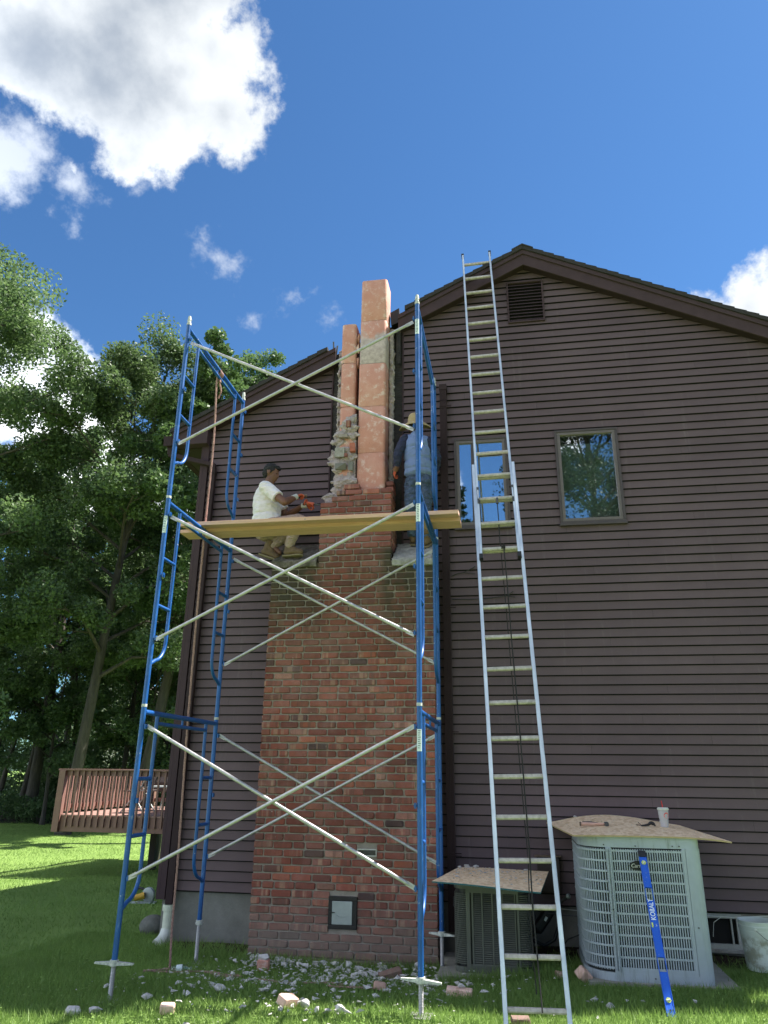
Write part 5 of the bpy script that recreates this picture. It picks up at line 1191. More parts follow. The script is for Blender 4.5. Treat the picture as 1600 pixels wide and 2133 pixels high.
def vial(t_, rot, hexa=True):
    c_ = la+d*(t_*Ll); mb = MB().lathe([(0, 0), (.017, 0), (.019, .0), (.019, .006), (0, .006)], c_+f_*.0075, 6 if hexa else 20, f_); v = mb.build('vial', 'vial', lev); ax = (s_*math.cos(rot)+d*math.sin(rot)); MB().tube([c_+f_*.015-ax*.014, c_+f_*.015+ax*.014], .005, 8).build('bubble_tube', 'white_plastic', v, True)
vial(.085, .3); vial(.90, 1.1); seg(.485, .515, .018, .020, 'vial', 'vial', -.020); MB().lathe([(0,0),(.006,0),(.006,.002),(0,.002)], la+d*(.035*Ll)+f_*.0085, 12, f_).build('hang_hole', 'black_plastic', lev)
Rm = Matrix((d, -s_, f_)).transposed() if True else None
if Rm.determinant() < 0: Rm = Matrix((d, s_, f_)).transposed()
text('KOBALT', .052, 'white_letter', 'lettering', lev, la+d*(.595*Ll)+f_*.0086, Matrix((d, f_.cross(d), f_)).transposed(), sx=.86)
text('2 1', .016, 'white_letter', 'lettering', lev, la+d*(.50*Ll)+f_*.0086+s_*.012, Matrix((d, f_.cross(d), f_)).transposed())
# bucket
bk_ = Vector((2.375, -.54, .0)); bkt = thing('bucket', bk_, 'white plastic bucket with mortar stains at the right edge', 'bucket')
t = Mt('bucket_stained', (.6,.62,.58), .5); n_ = t.noise(9, 6, .7); zz = t.sep()[2]
t.col(t.mix(t.math('MULTIPLY', t.rng(n_, .42, .58), t.rng(zz, .30, .22)), (.60,.64,.60), (.33,.33,.26))); M['bucket_stained'] = t.m
MB().lathe([(0,.004),(.128,.004),(.130,0),(.148,.30),(.152,.30),(.152,.31),(.149,.31),(.150,.335),(.156,.336),(.156,.347),(.150,.348),(.152,.372),(.157,.374),(.157,.384),(.149,.384),(.145,.30),(.126,.01),(0,.01)], bk_, 40).build('body', 'bucket_stained', bkt, True)
MB().lathe([(0,.0),(.013,0),(.013,.010),(0,.012)], bk_+Vector((-.055, -.141, .322)), 12, Vector((-.35,-1,0))).build('handle_lug', 'white_plastic', bkt, True)
MB().tube([bk_+Vector((-.055, -.152, .322)), bk_+Vector((.0, -.175, .27)), bk_+Vector((.08, -.17, .215)), bk_+Vector((.15, -.10, .20))], .0022, 6).build('handle', 'steel_dark', bkt, True)
# dark pump and hoses between the units
pm = Vector((.52, -.22, .22)); pump = thing('black_pipe_fittings', (pm.x, pm.y, -.02), 'black pipes and fittings in the shade between the two air conditioners', 'pipes')
MB().bar(pm+Vector((-.07, -.02, -.06)), pm+Vector((.09, .02, .14)), .10, .10).build('housing', 'black_plastic', pump, bevel=.03); MB().obox(pm+Vector((.03, -.075, .06)), Vector((.8, 0, -.5)).normalized(), Vector((0,1,0)), Vector((.5, 0, .8)).normalized(), .022, .006, .038).build('tag', 'white_letter', pump)
MB().tube([pm+Vector((-.06, 0, -.05)), pm+Vector((-.14, -.02, -.12)), pm+Vector((-.22, .0, -.10)), pm+Vector((-.26, .03, -.02))], .022, 10).tube([pm+Vector((-.10, -.03, -.13)), pm+Vector((0, -.05, -.17)), pm+Vector((.10, -.03, -.12)), pm+Vector((.16, .0, .02)), pm+Vector((.17, .04, .20))], .017, 10).build('pipe', 'black_plastic', pump, True)
MB().tube([pm+Vector((.12, -.04, .14)), pm+Vector((.20, -.09, .23)), pm+Vector((.245, -.11, .262))], [.014, .012, .018], 10).build('nozzle', 'steel_dark', pump, True); MB().tube([pm+Vector((.24, -.11, .262)), pm+Vector((.262, -.12, .272))], .022, 12).build('nozzle_tip', 'grey_metal', pump, True)
cb = MB().tube([(.46, -.20, .335), (.55, -.25, .325), (.70, -.30, .318), (.95, -.35, .322)], .005, 6).tube([(.68, -.35, .06), (.74, -.42, .14), (.85, -.5, .20), (.95, -.5, .21)], .006, 6).tube([(.5, -.3, -.01), (.75, -.4, -.03), (.95, -.45, -.03)], .006, 6).tube([(-.28, -.3, .28), (-.33, -.25, .36), (-.34, -.1, .42)], .006, 6).build('cable', 'steel_dark', None, True); put(cb, None, 'thin grey cables looping between the two air conditioners', 'cable')
# things on the lawn
def brick_thing(p, rot, L_, w_, h_, label, mat='brick_fresh', seed=0, name='loose_brick'):
    mb = brickmesh(L_, seed, w_, h_); o = mb.build(name, mat, None); o.location = p; o.rotation_euler = rot; return put(o, None, label, 'brick', 'loose bricks fallen on the lawn')
G = lambda x, y, dz: (x, y, float(ground(x, y))+dz)
brick_thing(G(-.84, -.98, .050), (.15, -.22, .35), .20, .095, .062, 'loose brown brick lying tilted before the chimney, left of the right scaffold leg', 'brick', 1)
brick_thing(G(-.81, -1.70, .040), (-.5, .1, .1), .10, .095, .060, 'pink half brick with a hole in the grass in front of the chimney', seed=2)
brick_thing(G(-1.37, -2.36, .045), (.25, .2, 1.0), .135, .09, .065, 'broken pink brick at the lower edge of the lawn, left of the centre', seed=3)
brick_thing(G(-.185, -1.66, .035), (0, .05, .03), .20, .09, .055, 'long pink brick topped with mortar below the smaller air conditioner', seed=4)
brick_thing(G(.80, -1.22, .055), (.5, .6, .7), .105, .09, .085, 'tilted reddish stone beside the pad of the larger air conditioner', seed=5)
brick_thing(G(-2.15, -2.66, .04), (.1, 0, .3), .10, .07, .06, 'small orange brick piece cut by the lower edge of the picture', seed=6)
brick_thing(G(.28, -2.30, .03), (.1, 0, .2), .13, .07, .04, 'red brick piece under the lowest ladder rung', 'brick', 7)
brick_thing(G(.62, -1.14, .03), (0, .2, .2), .09, .06, .05, 'small pinkish brick lump in the shade between the pads', seed=8)
o = brick_thing(G(-2.02, -.93, .045), (0, 0, .15), .105, .10, .10, 'broken flue tile piece with a grey mortar cap near the chimney base', 'clay', 9, 'tile_fragment')
CHK = [(-2.02, -.93, .11, .055, 'grey mortar cap sitting on the broken tile piece'), (-.62, -.62, .05, .052, 'upright grey chunk at the foot of the chimney behind the right scaffold leg'), (-2.80, -2.75, .03, .065, 'crumbly grey chunk at the bottom left of the lawn'), (-2.66, -2.72, .03, .05, 'grey chunk touching the crumbly one at the bottom left'), (-2.46, -2.34, .03, .042, 'pale chunk right of the left scaffold jack'), (-2.00, -2.08, .035, .052, 'angular pale chunk in the middle of the left lawn'), (-2.10, -1.96, .03, .036, 'flat pale chunk touching the angular one on the left lawn'),
       (-1.24, -2.38, .04, .050, 'white grey chunk touching the broken pink brick'), (-1.12, -2.46, .03, .036, 'grey chunk right of the white grey one near the bottom'), (-.98, -2.42, .035, .045, 'light chunk at the bottom centre of the lawn'), (-1.63, -.98, .035, .040, 'leaf shaped pale chunk right of the broken tile piece'), (-2.24, -2.18, .02, .030, 'small pale chunk between the rope and the bottom edge'), (-.42, -1.08, .03, .030, 'pale chunk just right of the front right jack'), (-.20, -.99, .03, .045, 'pale chunk at the left corner of the smaller pad'), (-.17, -1.66, .075, .03, 'mortar lump on top of the long pink brick'),
       (.83, -1.74, .02, .030, 'pale chunk on the lawn right of the ladder foot'), (.93, -1.88, .015, .036, 'flat pale chunk nearest the spirit level foot on its left'), (1.18, -1.72, .012, .020, 'tiny pale chunk just left of the spirit level'), (-1.17, -.74, .03, .05, 'grey chunk against the chimney left of the brown brick'), (-2.22, -.57, .02, .035, 'pale chunk at the left foot of the chimney'), (-1.30, -.66, .05, .05, 'pale grey slab chunk against the chimney face')]
for i, (x, y, dz, s_, lb) in enumerate(CHK): chunk_thing(G(x, y, dz), s_, lb, 400+i, flat=.65)
mb = MB(); rd = random.Random(77); rd2 = np.random.default_rng(5)
def scatter(n, cx_, cy_, sx_, sy_, lo, hi):
    for k in range(n):
        x = rd.gauss(cx_, sx_); y = rd.gauss(cy_, sy_)
        if y > -.48 or (x > .8 and y > -1.34) or (x > -.40 and y > -1.09) or x < -3.2: continue
        s_ = lo+(hi-lo)*rd.random()**3; p = Vector(G(x, y, .030+s_*.35))
        mb.hull([p+Vector((rd.gauss(0, 1)*s_*.75, rd.gauss(0, 1)*s_*.65, rd.gauss(0, 1)*s_*.35)) for _ in range(9)])
scatter(230, -1.25, -.80, .42, .15, .007, .038); scatter(200, -2.0, -.72, .22, .12, .006, .030); scatter(420, -1.1, -1.3, .65, .38, .006, .028); scatter(170, -1.8, -1.9, .7, .5, .006, .026); scatter(110, -.3, -1.15, .35, .2, .005, .026); scatter(60, 0, -2.0, 1.2, .4, .004, .016); scatter(70, -1.2, -2.3, .5, .2, .006, .026)
scatter(60, -2.2, -1.5, .3, .15, .006, .02)
mb.build('mortar_rubble', 'rubble', None, kind='stuff')
bp = Vector(G(-2.66, -1.30, .045)); bo = thing('plastic_bottle', bp, 'crushed clear plastic bottle under the rope end on the grass', 'bottle')
MB().lathe([(0,-.08),(.028,-.08),(.032,-.06),(.026,-.02),(.033,.01),(.031,.05),(.014,.08),(.013,.10)], bp, 14, Vector((1,.25,.05))).build('body', 'plastic_clear', bo, True); MB().lathe([(.032,-.035),(.034,-.01),(.034,.015)], bp, 14, Vector((1,.25,.05))).build('wrapper', 'sticker', bo, True)
sp_ = Vector(G(-4.86, 2.35, .0)); saw = thing('circular_saw', sp_, 'yellow and grey circular saw lying on the lawn beyond the house corner', 'saw')
MB().lathe([(0,-.03),(.085,-.03),(.10,-.02),(.10,.02),(.085,.03),(0,.03)], sp_+Vector((.08,0,.10)), 22, Vector((.2,1,.15))).build('blade_guard', 'grey_metal', saw, True); MB().box(-.16, .18, -.07, .06, .0, .012, Matrix.Translation(sp_)@Matrix.Rotation(.25, 4, 'Z')).build('base_plate', 'aluminium', saw)
MB().tube([sp_+Vector((.04,-.05,.10)), sp_+Vector((-.08,-.10,.07))], [.045, .04], 12).build('motor', 'yellow_paint', saw, True); MB().tube([sp_+Vector((.0,0,.17)), sp_+Vector((-.07,-.01,.19)), sp_+Vector((-.14,-.01,.13)), sp_+Vector((-.16,-.02,.05))], .018, 8).build('handle', 'black_plastic', saw, True)
bo2 = MB().ell(Vector(G(-3.74, .36, .07)), (.15, .13, .12), n=18).build('boulder', 'stone_grey', None, True); put(bo2, None, 'rounded grey boulder half hidden behind the house corner', 'rock')
hp_ = Vector((-2.56, -1.33, zpk+.039)); hat = thing('straw_hat', hp_, 'straw hat resting on the left part of the scaffold planks', 'hat')
MB().lathe([(.135,.004),(.12,.010),(.078,.012),(.070,.050),(.052,.082),(.03,.089),(0,.09)], hp_+Vector((0,.07,0)), 24).build('crown', 'straw', hat, True)
o = chunk_thing(Vector((-1.70, -1.5, zpk+.038+.028)), .020, 'pale mortar lump on the front plank near the chimney', 444)

# ---------------------------------------------------------------- deck behind the left corner
dk = thing('deck', (-6, 7.5, .3), 'reddish brown wooden deck with a slatted rail at the left', 'deck')
DX0, DX1, DY0, DY1, ZF, ZR = -8.36, -3.56, 5.5, 9.4, .735, 1.575
MB().box(DX0+.12, DX1, DY0, DY0+.04, .455, .725).build('rim_board', 'deck_brown', dk, bevel=.004); MB().box(DX0, DX0+.04, DY0+.05, DY1, .455, .725).build('rim_board', 'deck_brown', dk, bevel=.004)
n = int((DY1-DY0)/.142)
for k in range(n): MB().box(DX0-.01, DX1, DY0-.01+k*.142, DY0-.01+k*.142+.137, .727, .755).build('floor_board', 'deck_floor', dk)
for (x, y) in ((DX0+.055, DY0-.01), (DX0+.055, DY1-.06), (-5.95, DY1-.06), (-3.7, DY1-.06)): MB().box(x-.065, x+.065, y-.06, y+.06, .45 if y < 6 else .76, ZR-.03).build('post', 'deck_brown', dk, bevel=.004)
for (a, b, c_, d_) in ((DX0-.04, DX1, DY0-.06, DY0+.09), (DX0-.04, DX1, DY1-.12, DY1+.02)): MB().box(a, b, c_, d_, ZR-.03, ZR).build('rail_cap', 'deck_brown', dk, bevel=.003)
MB().box(DX0-.04, DX0+.10, DY0+.095, DY1-.125, ZR-.03, ZR).build('rail_cap', 'deck_brown', dk, bevel=.003)
MB().box(DX0+.12, DX1, DY0-.0, DY0+.035, ZR-.125, ZR-.032).box(DX0+.12, DX1, DY1-.075, DY1-.04, ZR-.125, ZR-.032).box(DX0+.0, DX0+.035, DY0+.06, DY1-.12, ZR-.125, ZR-.032).box(DX0+.12, DX1, DY1-.075, DY1-.04, .85, .93).box(DX0, DX0+.035, DY0+.06, DY1-.12, .85, .93).build('rail', 'deck_brown', dk)
bal = None
def bal_at(x, y, z0, z1):
    o = MB().prism([(x-.017, z0), (x+.017, z0), (x+.017, z1), (x-.017, z1)], 'y', y-.034, y-.001); return o
k = 0; x = DX0+.235
while x < DX1: bal_at(x, DY0, .545, ZR-.03).build('baluster', 'deck_brown', dk); x += .129
x = DX0+.2
while x < DX1: MB().box(x-.017, x+.017, DY1-.11, DY1-.077, .80, ZR-.03).build('baluster', 'deck_brown', dk); x += .129
y = DY0+.2
while y < DY1-.1: MB().box(DX0+.037, DX0+.070, y-.017, y+.017, .80, ZR-.03).build('baluster', 'deck_brown', dk); y += .129
for (x, y) in ((-7.2, 7.4), (-6.75, 7.4), (-6.3, 9.0), (-7.9, 9.0), (-4.5, 7.4), (-5.6, 7.4)): MB().box(x-.07, x+.07, y-.07, y+.07, -.5, .47).build('support_post', 'deck_dark', dk)
MB().box(-7.75, -3.6, 7.32, 7.48, .30, .455).build('beam', 'deck_dark', dk)
tb = thing('patio_table', (-6.6, 7.6, .755), 'metal patio table with papers on the deck behind the rail', 'table')
MB().box(-7.5, -5.6, 7.1, 7.9, 1.22, 1.245).build('table_top', 'grey_metal', tb)
for x in (-7.35, -5.8):
    for y in (7.2, 7.8): MB().tube([(x, y, .755), (x+.1*(1 if x < -6.5 else -1), y, 1.22)], .016, 8).build('leg', 'grey_metal', tb, True)
pp_ = MB().box(-6.95, -6.45, 7.2, 7.6, 1.25, 1.29).hull([(-6.8,7.2,1.29),(-6.4,7.25,1.29),(-6.5,7.5,1.38),(-6.7,7.4,1.33),(-6.75,7.6,1.29)]).build('folded_cloth', 'white_plastic', None); put(pp_, None, 'folded white cloth lying on the patio table', 'cloth')
gr_ = thing('covered_grill', (-7.6, 8.6, .755), 'dark covered grill standing at the left end of the deck', 'grill'); MB().hull([(-8.0,8.3,1.30),(-7.2,8.3,1.30),(-8.0,8.8,1.30),(-7.2,8.8,1.30),(-7.95,8.4,1.50),(-7.25,8.4,1.50),(-7.85,8.6,1.55),(-7.3,8.6,1.55),(-7.9,8.35,1.1),(-7.3,8.35,1.1)]).build('cover', 'outdoor_fabric', gr_, bevel=.03)
for x in (-7.9, -7.3): MB().tube([(x, 8.5, .755), (x, 8.5, 1.15)], .025, 8).build('leg', 'black_plastic', gr_, True)
MB().lathe([(0,-.02),(.11,-.02),(.11,.02),(0,.02)], (-7.95, 8.3, .87), 16, Vector((0,1,0))).build('wheel', 'black_plastic', gr_, True)
for i, (x, y, r_, lb) in enumerate([(-5.25, 6.9, 1, 'tubular metal chair nearest to the house corner on the deck'), (-7.2, 6.5, -1, 'tubular metal chair before the patio table on the deck')]):
    c_ = thing('deck_chair', (x, y, .755), lb, 'chair', 'metal chairs on the deck')
    for s_ in (-.25, .25): MB().tube([(x+r_*.25, y+s_, .755), (x-r_*.12, y+s_, 1.20), (x-r_*.30, y+s_, 1.62 if r_ > 0 else 1.52)], .013, 8).build('frame', 'grey_metal', c_, True); MB().tube([(x-r_*.25, y+s_, .755), (x+r_*.05, y+s_, 1.2)], .013, 8).build('leg', 'grey_metal', c_, True)
    MB().hull([(x+.27, y-.25, 1.17), (x-.22, y-.25, 1.15), (x+.27, y+.25, 1.17), (x-.22, y+.25, 1.15), (x+.27, y+.25, 1.20), (x-.22, y-.25, 1.18)]).build('seat', 'outdoor_fabric', c_, bevel=.005)
    MB().hull([(x-r_*.14, y-.24, 1.25), (x-r_*.28, y-.24, 1.55), (x-r_*.14, y+.24, 1.25), (x-r_*.28, y+.24, 1.55), (x-r_*.17, y+.24, 1.25), (x-r_*.31, y-.24, 1.55)]).build('backrest', 'outdoor_fabric', c_)

pk = [o for o in bpy.data.objects if o.name == 'plank'][0]
text('2', .034, 'ink', 'pencil_mark', pk, (-1.64, -1.6085, zpk+.021), RX)
# ---------------------------------------------------------------- people
def V3(*a): return Vector(a)
def hand(parent, w_, d, n_, side, mat, cuffmat, curl=1.0, scale=1.0, name='glove'):
    """w_ wrist, d finger direction, n_ back of the hand; side +1/-1 puts the thumb"""
    d = Vector(d).normalized(); n_ = Vector(n_); n_ = (n_-d*n_.dot(d)).normalized(); s_ = d.cross(n_)*side; k = scale; mb = MB(); w_ = Vector(w_)
    for a, b, r in ((-.024, .0, .013), (-.008, .0, .0145), (.008, 0, .0145), (.024, 0, .013)): mb.cap(w_+s_*a*k*.7+d*.012*k, r*k, w_+s_*a*k+d*.078*k, r*k*.92, 8)
    for q, (a, L_) in enumerate(((-.030, .058), (-.010, .072), (.010, .078), (.029, .070))):
        p = w_+s_*a*k+d*.082*k; ang = 0.0
        for j, fr in enumerate((.45, .32, .23)):
            ang += (.45+.15*j)*curl+.06*q; e = p+(d*math.cos(ang)-n_*math.sin(ang))*L_*fr*k*1.0; mb.cap(p, (.0098-.0008*j)*k, e, (.0090-.0008*j)*k, 8); p = e
    p = w_+s_*.026*k+d*.030*k; e = p+(s_*.75+d*.65-n_*.35).normalized()*.036*k; f = e+(s_*.15+d*.8-n_*.6).normalized()*.030*k; mb.cap(p, .0135*k, e, .0115*k, 8); mb.cap(e, .0112*k, f, .009*k, 8)
    g = fused(mb, name, mat, parent, .0045*k, 2)
    if cuffmat: MB().tube([w_-d*.035*k, w_-d*.015*k, w_+d*.03*k], [.035*k, .033*k, .034*k], 14).build('cuff', cuffmat, parent, True)
    return g
# --- worker squatting at the left shoulder of the chimney
m1 = thing('person', (-2.25, -.40, 3.93), 'man in a white shirt and tan trousers crouching with hammer and chisel at the chimney', 'person')
pel, chest, neck, head = V3(-2.46,-.42,4.30), V3(-2.475,-.42,4.62), V3(-2.475,-.42,4.875), V3(-2.435,-.42,4.975)
rsh, rel, rwr, rha = V3(-2.43,-.61,4.745), V3(-2.175,-.665,4.525), V3(-2.115,-.475,4.645), V3(-2.08,-.43,4.68)
lsh, lel, lwr, lha = V3(-2.42,-.24,4.745), V3(-2.29,-.20,4.515), V3(-2.045,-.335,4.595), V3(-1.97,-.36,4.605)
rhp, rkn, ran = V3(-2.42,-.51,4.29), V3(-2.02,-.54,4.345), V3(-2.16,-.44,4.06); lhp, lkn, lan = V3(-2.45,-.33,4.29), V3(-2.12,-.24,4.37), V3(-2.40,-.34,4.10)
b = MB(); b.ell(pel, (.15,.17,.12)); b.ell(chest, (.13,.17,.19)); b.cap(rsh, .062, lsh, .062); b.cap(neck-V3(.0,0,.06), .064, neck+V3(.025,0,.05), .056)
hc = head+V3(.0,0,.035)
TH = Matrix.Rotation(.28, 3, 'Y')
def hd(v): return hc+TH@Vector(v)
b.ell(hd((-.012,0,.018)), (.094,.077,.092), TH); b.ell(hd((.035,0,-.045)), (.060,.056,.070), TH); b.ell(hd((.052,0,-.085)), (.034,.036,.028), TH)     # skull, face, chin
b.ell(hd((.088,0,-.022)), (.016,.012,.024), TH); b.ell(hd((.096,0,-.036)), (.013,.014,.010), TH); b.cap(hd((.078,-.028,.010)), .009, hd((.078,.028,.010)), .009, 8)
b.ell(hd((.084,0,-.060)), (.011,.022,.006), TH); b.ell(hd((.082,0,-.071)), (.010,.018,.006), TH)
for s_ in (-1, 1): b.ell(hd((-.008,s_*.078,-.018)), (.019,.008,.030), TH@Matrix.Rotation(s_*.25, 3, 'Z')); b.ell(hd((.052,s_*.040,-.030)), (.024,.018,.020), TH)
for s1, e1, w1 in ((rsh, rel, rwr), (lsh, lel, lwr)):
    b.cap(s1, .060, s1.lerp(e1, .45), .056); b.cap(s1.lerp(e1, .45), .056, e1, .044); b.cap(e1, .045, e1.lerp(w1, .35), .046); b.cap(e1.lerp(w1, .35), .046, w1, .029); b.cap(w1, .028, w1+(w1-e1).normalized()*.05, .026)
for h1, k1, a1 in ((rhp, rkn, ran), (lhp, lkn, lan)): b.cap(h1, .085, k1, .055); b.cap(k1, .055, k1.lerp(a1, .4), .055); b.cap(k1.lerp(a1, .4), .052, a1, .036); b.cap(a1, .036, a1+V3(.10,0,-.09), .03)
fused(b, 'body', 'skin', m1, .0075, 3)
for s_ in (-1, 1): MB().ell(hd((.076,s_*.030,-.006)), (.006,.011,.005), TH, 8).build('eye', 'black_plastic', m1, True)
h_ = MB(); h_.ell(hd((-.022,0,.034)), (.098,.085,.088), TH); h_.ell(hd((-.055,0,-.015)), (.060,.072,.070), TH); h_.ell(hd((.040,0,.078)), (.050,.055,.028), TH); h_.ell(hd((.072,0,.066)), (.020,.044,.016), TH)
for s_ in (-1, 1): h_.cap(hd((.012,s_*.072,.03)), .012, hd((.014,s_*.074,-.022)), .007, 8)
hr = fused(h_, 'hair', 'hair', m1, .007, 2, .008, .02, 2)
bd_ = MB(); bd_.ell(hd((.045,0,-.088)), (.036,.040,.026), TH); fused(bd_, 'beard', 'hair', m1, .006, 1)
s1 = MB(); s1.ell(V3(-2.455,-.42,4.39), (.185,.185,.15)); s1.ell(V3(-2.462,-.42,4.52), (.170,.185,.19)); s1.ell(V3(-2.478,-.42,4.66), (.150,.190,.18)); s1.cap(rsh+V3(-.01,0,.005), .079, lsh+V3(-.01,0,.005), .079); s1.cap(V3(-2.485,-.42,4.80), .085, V3(-2.475,-.42,4.835), .070)
s1.ell(V3(-2.54,-.42,4.62), (.10,.16,.22)); s1.ell(V3(-2.49,-.42,4.32), (.165,.18,.10))
for a, e_ in ((rsh, rel), (lsh, lel)): q = a.lerp(e_, .48); s1.cap(a, .080, q, .074); s1.tube([a.lerp(e_, .2), a.lerp(e_, .40), a.lerp(e_, .66)], [.070, .074, .079], 16)
fused(s1, 'shirt', 'shirt_white', m1, .008, 4, .007, .16, 4)
p1 = MB(); p1.ell(pel+V3(0,0,-.03), (.165,.185,.12))
for h1, k1, a1 in ((rhp, rkn, ran), (lhp, lkn, lan)): p1.cap(h1, .100, h1.lerp(k1, .6), .082); p1.cap(h1.lerp(k1, .6), .082, k1, .070); p1.cap(k1, .070, k1.lerp(a1, .5), .068); p1.cap(k1.lerp(a1, .5), .068, a1+(k1-a1).normalized()*.02, .060)
fused(p1, 'trousers', 'khaki', m1, .009, 3, .010, .07, 9)
def boot(par, ank, d, pitch_, name='boot', k=1.0):
    d = Vector(d).normalized(); s_ = d.cross(Vector((0,0,1))).normalized(); R = Matrix.Rotation(pitch_, 3, s_); f = R@d; u = R@Vector((0,0,1)); mb = MB(); T = lambda a, b, c_: ank+f*a*k+s_*b*k+u*c_*k
    mb.cap(T(-.01,0,.045), .050*k, T(-.015,0,-.04), .045*k); mb.cap(T(-.035,0,-.07), .038*k, T(.06,0,-.065), .042*k); mb.cap(T(.06,0,-.065), .042*k, T(.135,0,-.078), .039*k); mb.cap(T(.0,0,-.01), .045*k, T(.07,0,-.052), .038*k)
    mb.tube([T(-.012,0,.035), T(-.012,0,.078)], .054*k, 14); o = fused(mb, name, 'boot', par, .007, 2, .003, .03, 1)
    so_ = MB(); out = [(-.085,0),(-.078,.032),(-.03,.036),(.04,.036),(.10,.048),(.150,.036),(.174,0),(.150,-.036),(.10,-.048),(.04,-.036),(-.03,-.036),(-.078,-.032)]
    n = len(out); so_.add([T(a, b, -.108) for a, b in out]+[T(a, b, -.126) for a, b in out], [tuple(range(n)), tuple(range(2*n-1, n-1, -1))]+[(i, n+i, n+(i+1) % n, (i+1) % n) for i in range(n)]); so_.build('sole', 'sole', o, bevel=.003)
    la_ = MB()
    for q in range(4): la_.tube([T(.034+.018*q-.004, -.03, .018-.019*q), T(.044+.018*q, 0, .022-.019*q), T(.034+.018*q-.004, .03, .018-.019*q)], .0028, 5)
    la_.build('laces', 'black_rope', o, True); return o
boot(m1, ran+V3(.01,0,-.005), (1,-.1,0), .0); boot(m1, lan+V3(-.03,-.02,-.02), (1,.0,0), -.36)
hand(m1, rwr+V3(.005,0,.01), (.5,.55,.45), (-.5,-.4,.8), -1, 'glove_orange', 'glove_grey', 1.5, 1.0); hand(m1, lwr+V3(.02,0,0), (.95,-.1,.02), (-.05,.4,1), -1, 'glove_orange', 'glove_grey', 1.0, 1.0)
hm = thing('club_hammer', rha, 'small hammer in the raised gloved hand of the crouching man', 'hammer')
MB().tube([rha+V3(-.03,.01,-.02), rha+V3(.04,.03,.03)], .012, 8).build('handle', 'black_plastic', hm, True); MB().tube([rha+V3(.02,.035,.022), rha+V3(.095,.04,.018)], [.018,.021], 10).build('head', 'rust_steel', hm, True)
cs_ = V3(-1.985,-.365,4.618); cz = thing('guarded_chisel', cs_, 'chisel with an orange round hand guard held against the bricks', 'chisel')
dc = V3(.24,-.03,-.065).normalized(); MB().tube([cs_-dc*.035, cs_+dc*.19], [.010, .008], 8).build('shank', 'steel_dark', cz, True); MB().lathe([(0,-.004),(.042,-.004),(.044,0),(.042,.005),(0,.006)], cs_-dc*.02+V3(0,0,.0), 18, dc).build('guard', 'glove_orange', cz, True); MB().tube([cs_-dc*.01, cs_+dc*.09], .017, 10).build('grip', 'glove_orange', cz, True)
# --- worker standing on the right shoulder, back to the viewer
m2_ = thing('person', (-.65, -.25, 4.06), 'man in a straw sun hat, blue shirt and jeans standing with his back turned', 'person')
neck, chest, belly, pel = V3(-.672,-.37,5.43), V3(-.655,-.34,5.26), V3(-.648,-.31,5.05), V3(-.645,-.27,4.86)
lsh, lel, lwr = V3(-.815,-.37,5.375), V3(-.880,-.42,5.15), V3(-.905,-.36,5.015); rsh, rel, rwr = V3(-.505,-.35,5.33), V3(-.420,-.31,5.13), V3(-.455,-.15,5.02)
lhp, lkn, lan = V3(-.72,-.27,4.82), V3(-.735,-.33,4.50), V3(-.735,-.17,4.235); rhp, rkn, ran = V3(-.575,-.27,4.82), V3(-.575,-.29,4.48), V3(-.575,-.22,4.190)
b = MB(); b.ell(pel, (.15,.11,.12)); b.ell(belly, (.135,.10,.17)); b.ell(chest, (.155,.105,.18)); b.cap(lsh, .055, rsh, .055); b.cap(neck-V3(0,0,.06), .058, neck+V3(0,.05,.05), .052)
hc = neck+V3(-.005,.075,.125); b.ell(hc, (.076,.093,.100)); b.ell(hc+V3(0,.055,-.06), (.050,.045,.055)); b.ell(hc+V3(0,.100,-.025), (.012,.018,.022)); b.ell(hc+V3(0,.088,-.062), (.022,.012,.008))
for s_ in (-1, 1): b.ell(hc+V3(s_*.078,.0,-.02), (.009,.018,.028))
for s1_, e1, w1 in ((lsh, lel, lwr), (rsh, rel, rwr)): b.cap(s1_, .050, e1, .040); b.cap(e1, .040, w1, .027)
for h1, k1, a1 in ((lhp, lkn, lan), (rhp, rkn, ran)): b.cap(h1, .080, k1, .052); b.cap(k1, .050, a1, .036); b.cap(a1, .036, a1+V3(0,.09,-.08), .03)
fused(b, 'body', 'skin', m2_, .009, 3)
fused(MB().ell(hc+V3(0,-.015,.02), (.083,.090,.092)).ell(hc+V3(0,-.05,-.03), (.068,.050,.06)), 'hair', 'hair', m2_, .009, 2, .005, .02, 3)
for s_ in (-1, 1): MB().ell(hc+V3(s_*.030,.086,.0), (.010,.006,.005), None, 8).build('eye', 'black_plastic', m2_, True)
s1 = MB(); s1.ell(V3(-.652,-.32,5.04), (.172,.130,.15)); s1.ell(V3(-.655,-.335,5.18), (.172,.132,.19)); s1.ell(V3(-.66,-.35,5.30), (.160,.125,.13)); s1.cap(V3(-.765,-.36,5.375), .062, V3(-.555,-.36,5.345), .062); s1.ell(V3(-.650,-.30,4.955), (.178,.140,.07)); s1.cap(V3(-.67,-.37,5.40), .070, V3(-.672,-.36,5.43), .058)
fused(s1, 'shirt', 'shirt_blue', m2_, .010, 3, .006, .12, 7)
s2 = MB()
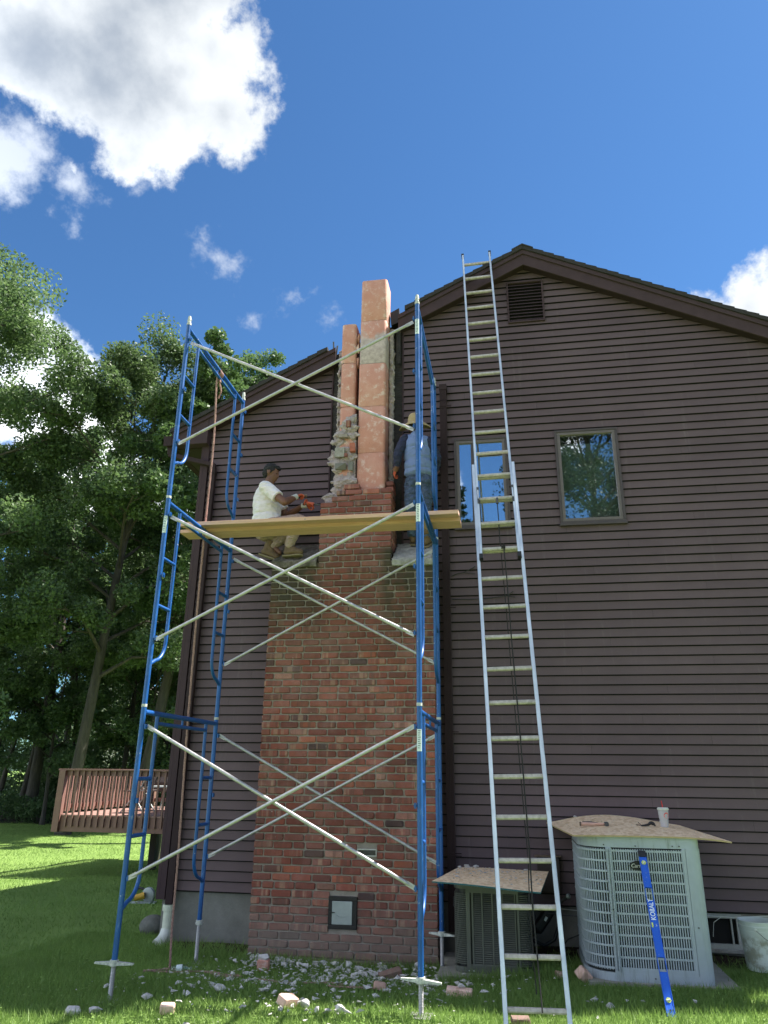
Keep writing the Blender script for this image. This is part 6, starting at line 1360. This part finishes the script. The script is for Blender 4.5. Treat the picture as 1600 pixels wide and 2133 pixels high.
for s1_, e1, w1 in ((lsh, lel, lwr), (rsh, rel, rwr)): s2.cap(s1_.lerp(V3(-.66,-.355,5.36), .12), .068, s1_.lerp(e1, .5), .062); s2.cap(s1_.lerp(e1, .5), .062, e1, .054); s2.cap(e1, .054, e1.lerp(w1, .9), .040)
fused(s2, 'sleeves', 'sleeve_navy', m2_, .010, 3, .007, .07, 2)
p1 = MB(); p1.ell(pel+V3(0,0,.0), (.170,.130,.13)); p1.ell(pel+V3(.075,-.03,-.03), (.09,.10,.10)); p1.ell(pel+V3(-.075,-.03,-.03), (.09,.10,.10))
for h1, k1, a1 in ((lhp, lkn, lan), (rhp, rkn, ran)): p1.cap(h1, .098, h1.lerp(k1, .5), .090); p1.cap(h1.lerp(k1, .5), .090, k1, .072); p1.cap(k1, .072, k1.lerp(a1, .5), .068); p1.cap(k1.lerp(a1, .5), .068, a1+V3(0,0,.01), .062)
fused(p1, 'jeans', 'jeans', m2_, .010, 3, .012, .06, 5)
boot(m2_, ran+V3(0,0,.0), (.15,1,0), .5); boot(m2_, lan+V3(0,.02,.005), (-.1,1,0), .5)
ht = hc+V3(.0,-.03,.055); R_h = Matrix.Rotation(.30, 3, 'X')
hh = MB(); pr = [(.205,-.040),(.19,-.028),(.15,-.010),(.105,.0),(.096,.010),(.090,.055),(.074,.098),(.045,.118),(0,.122)]
hh.lathe(pr, (0,0,0), 36)
for i, v in enumerate(hh.v): q = Vector(v); a = math.atan2(q.y, q.x); r_ = math.hypot(q.x, q.y); q.z += -.022*max(0, (r_-.11)/.1)*(1+1.2*math.cos(2*a)); hh.v[i] = tuple(ht+R_h@q)
ho = hh.build('straw_sun_hat', 'straw', m2_, True); so2 = ho.modifiers.new('s', 'SOLIDIFY'); so2.thickness = .004; so2.offset = -1
MB().lathe([(.0985,.006),(.0965,.030)], (0,0,0), 30).build('t', 'straw', None)
bpy.data.objects.remove(bpy.data.objects['t'])
hand(m2_, lwr+V3(-.005,.005,-.01), (-.35,.55,-.65), (-.6,-.6,.3), 1, 'glove_orange', 'skin', 1.1, 1.0); hand(m2_, rwr+V3(0,.01,0), (-.4,.85,-.2), (.5,-.2,.8), -1, 'glove_orange', 'skin', 1.1, 1.0)
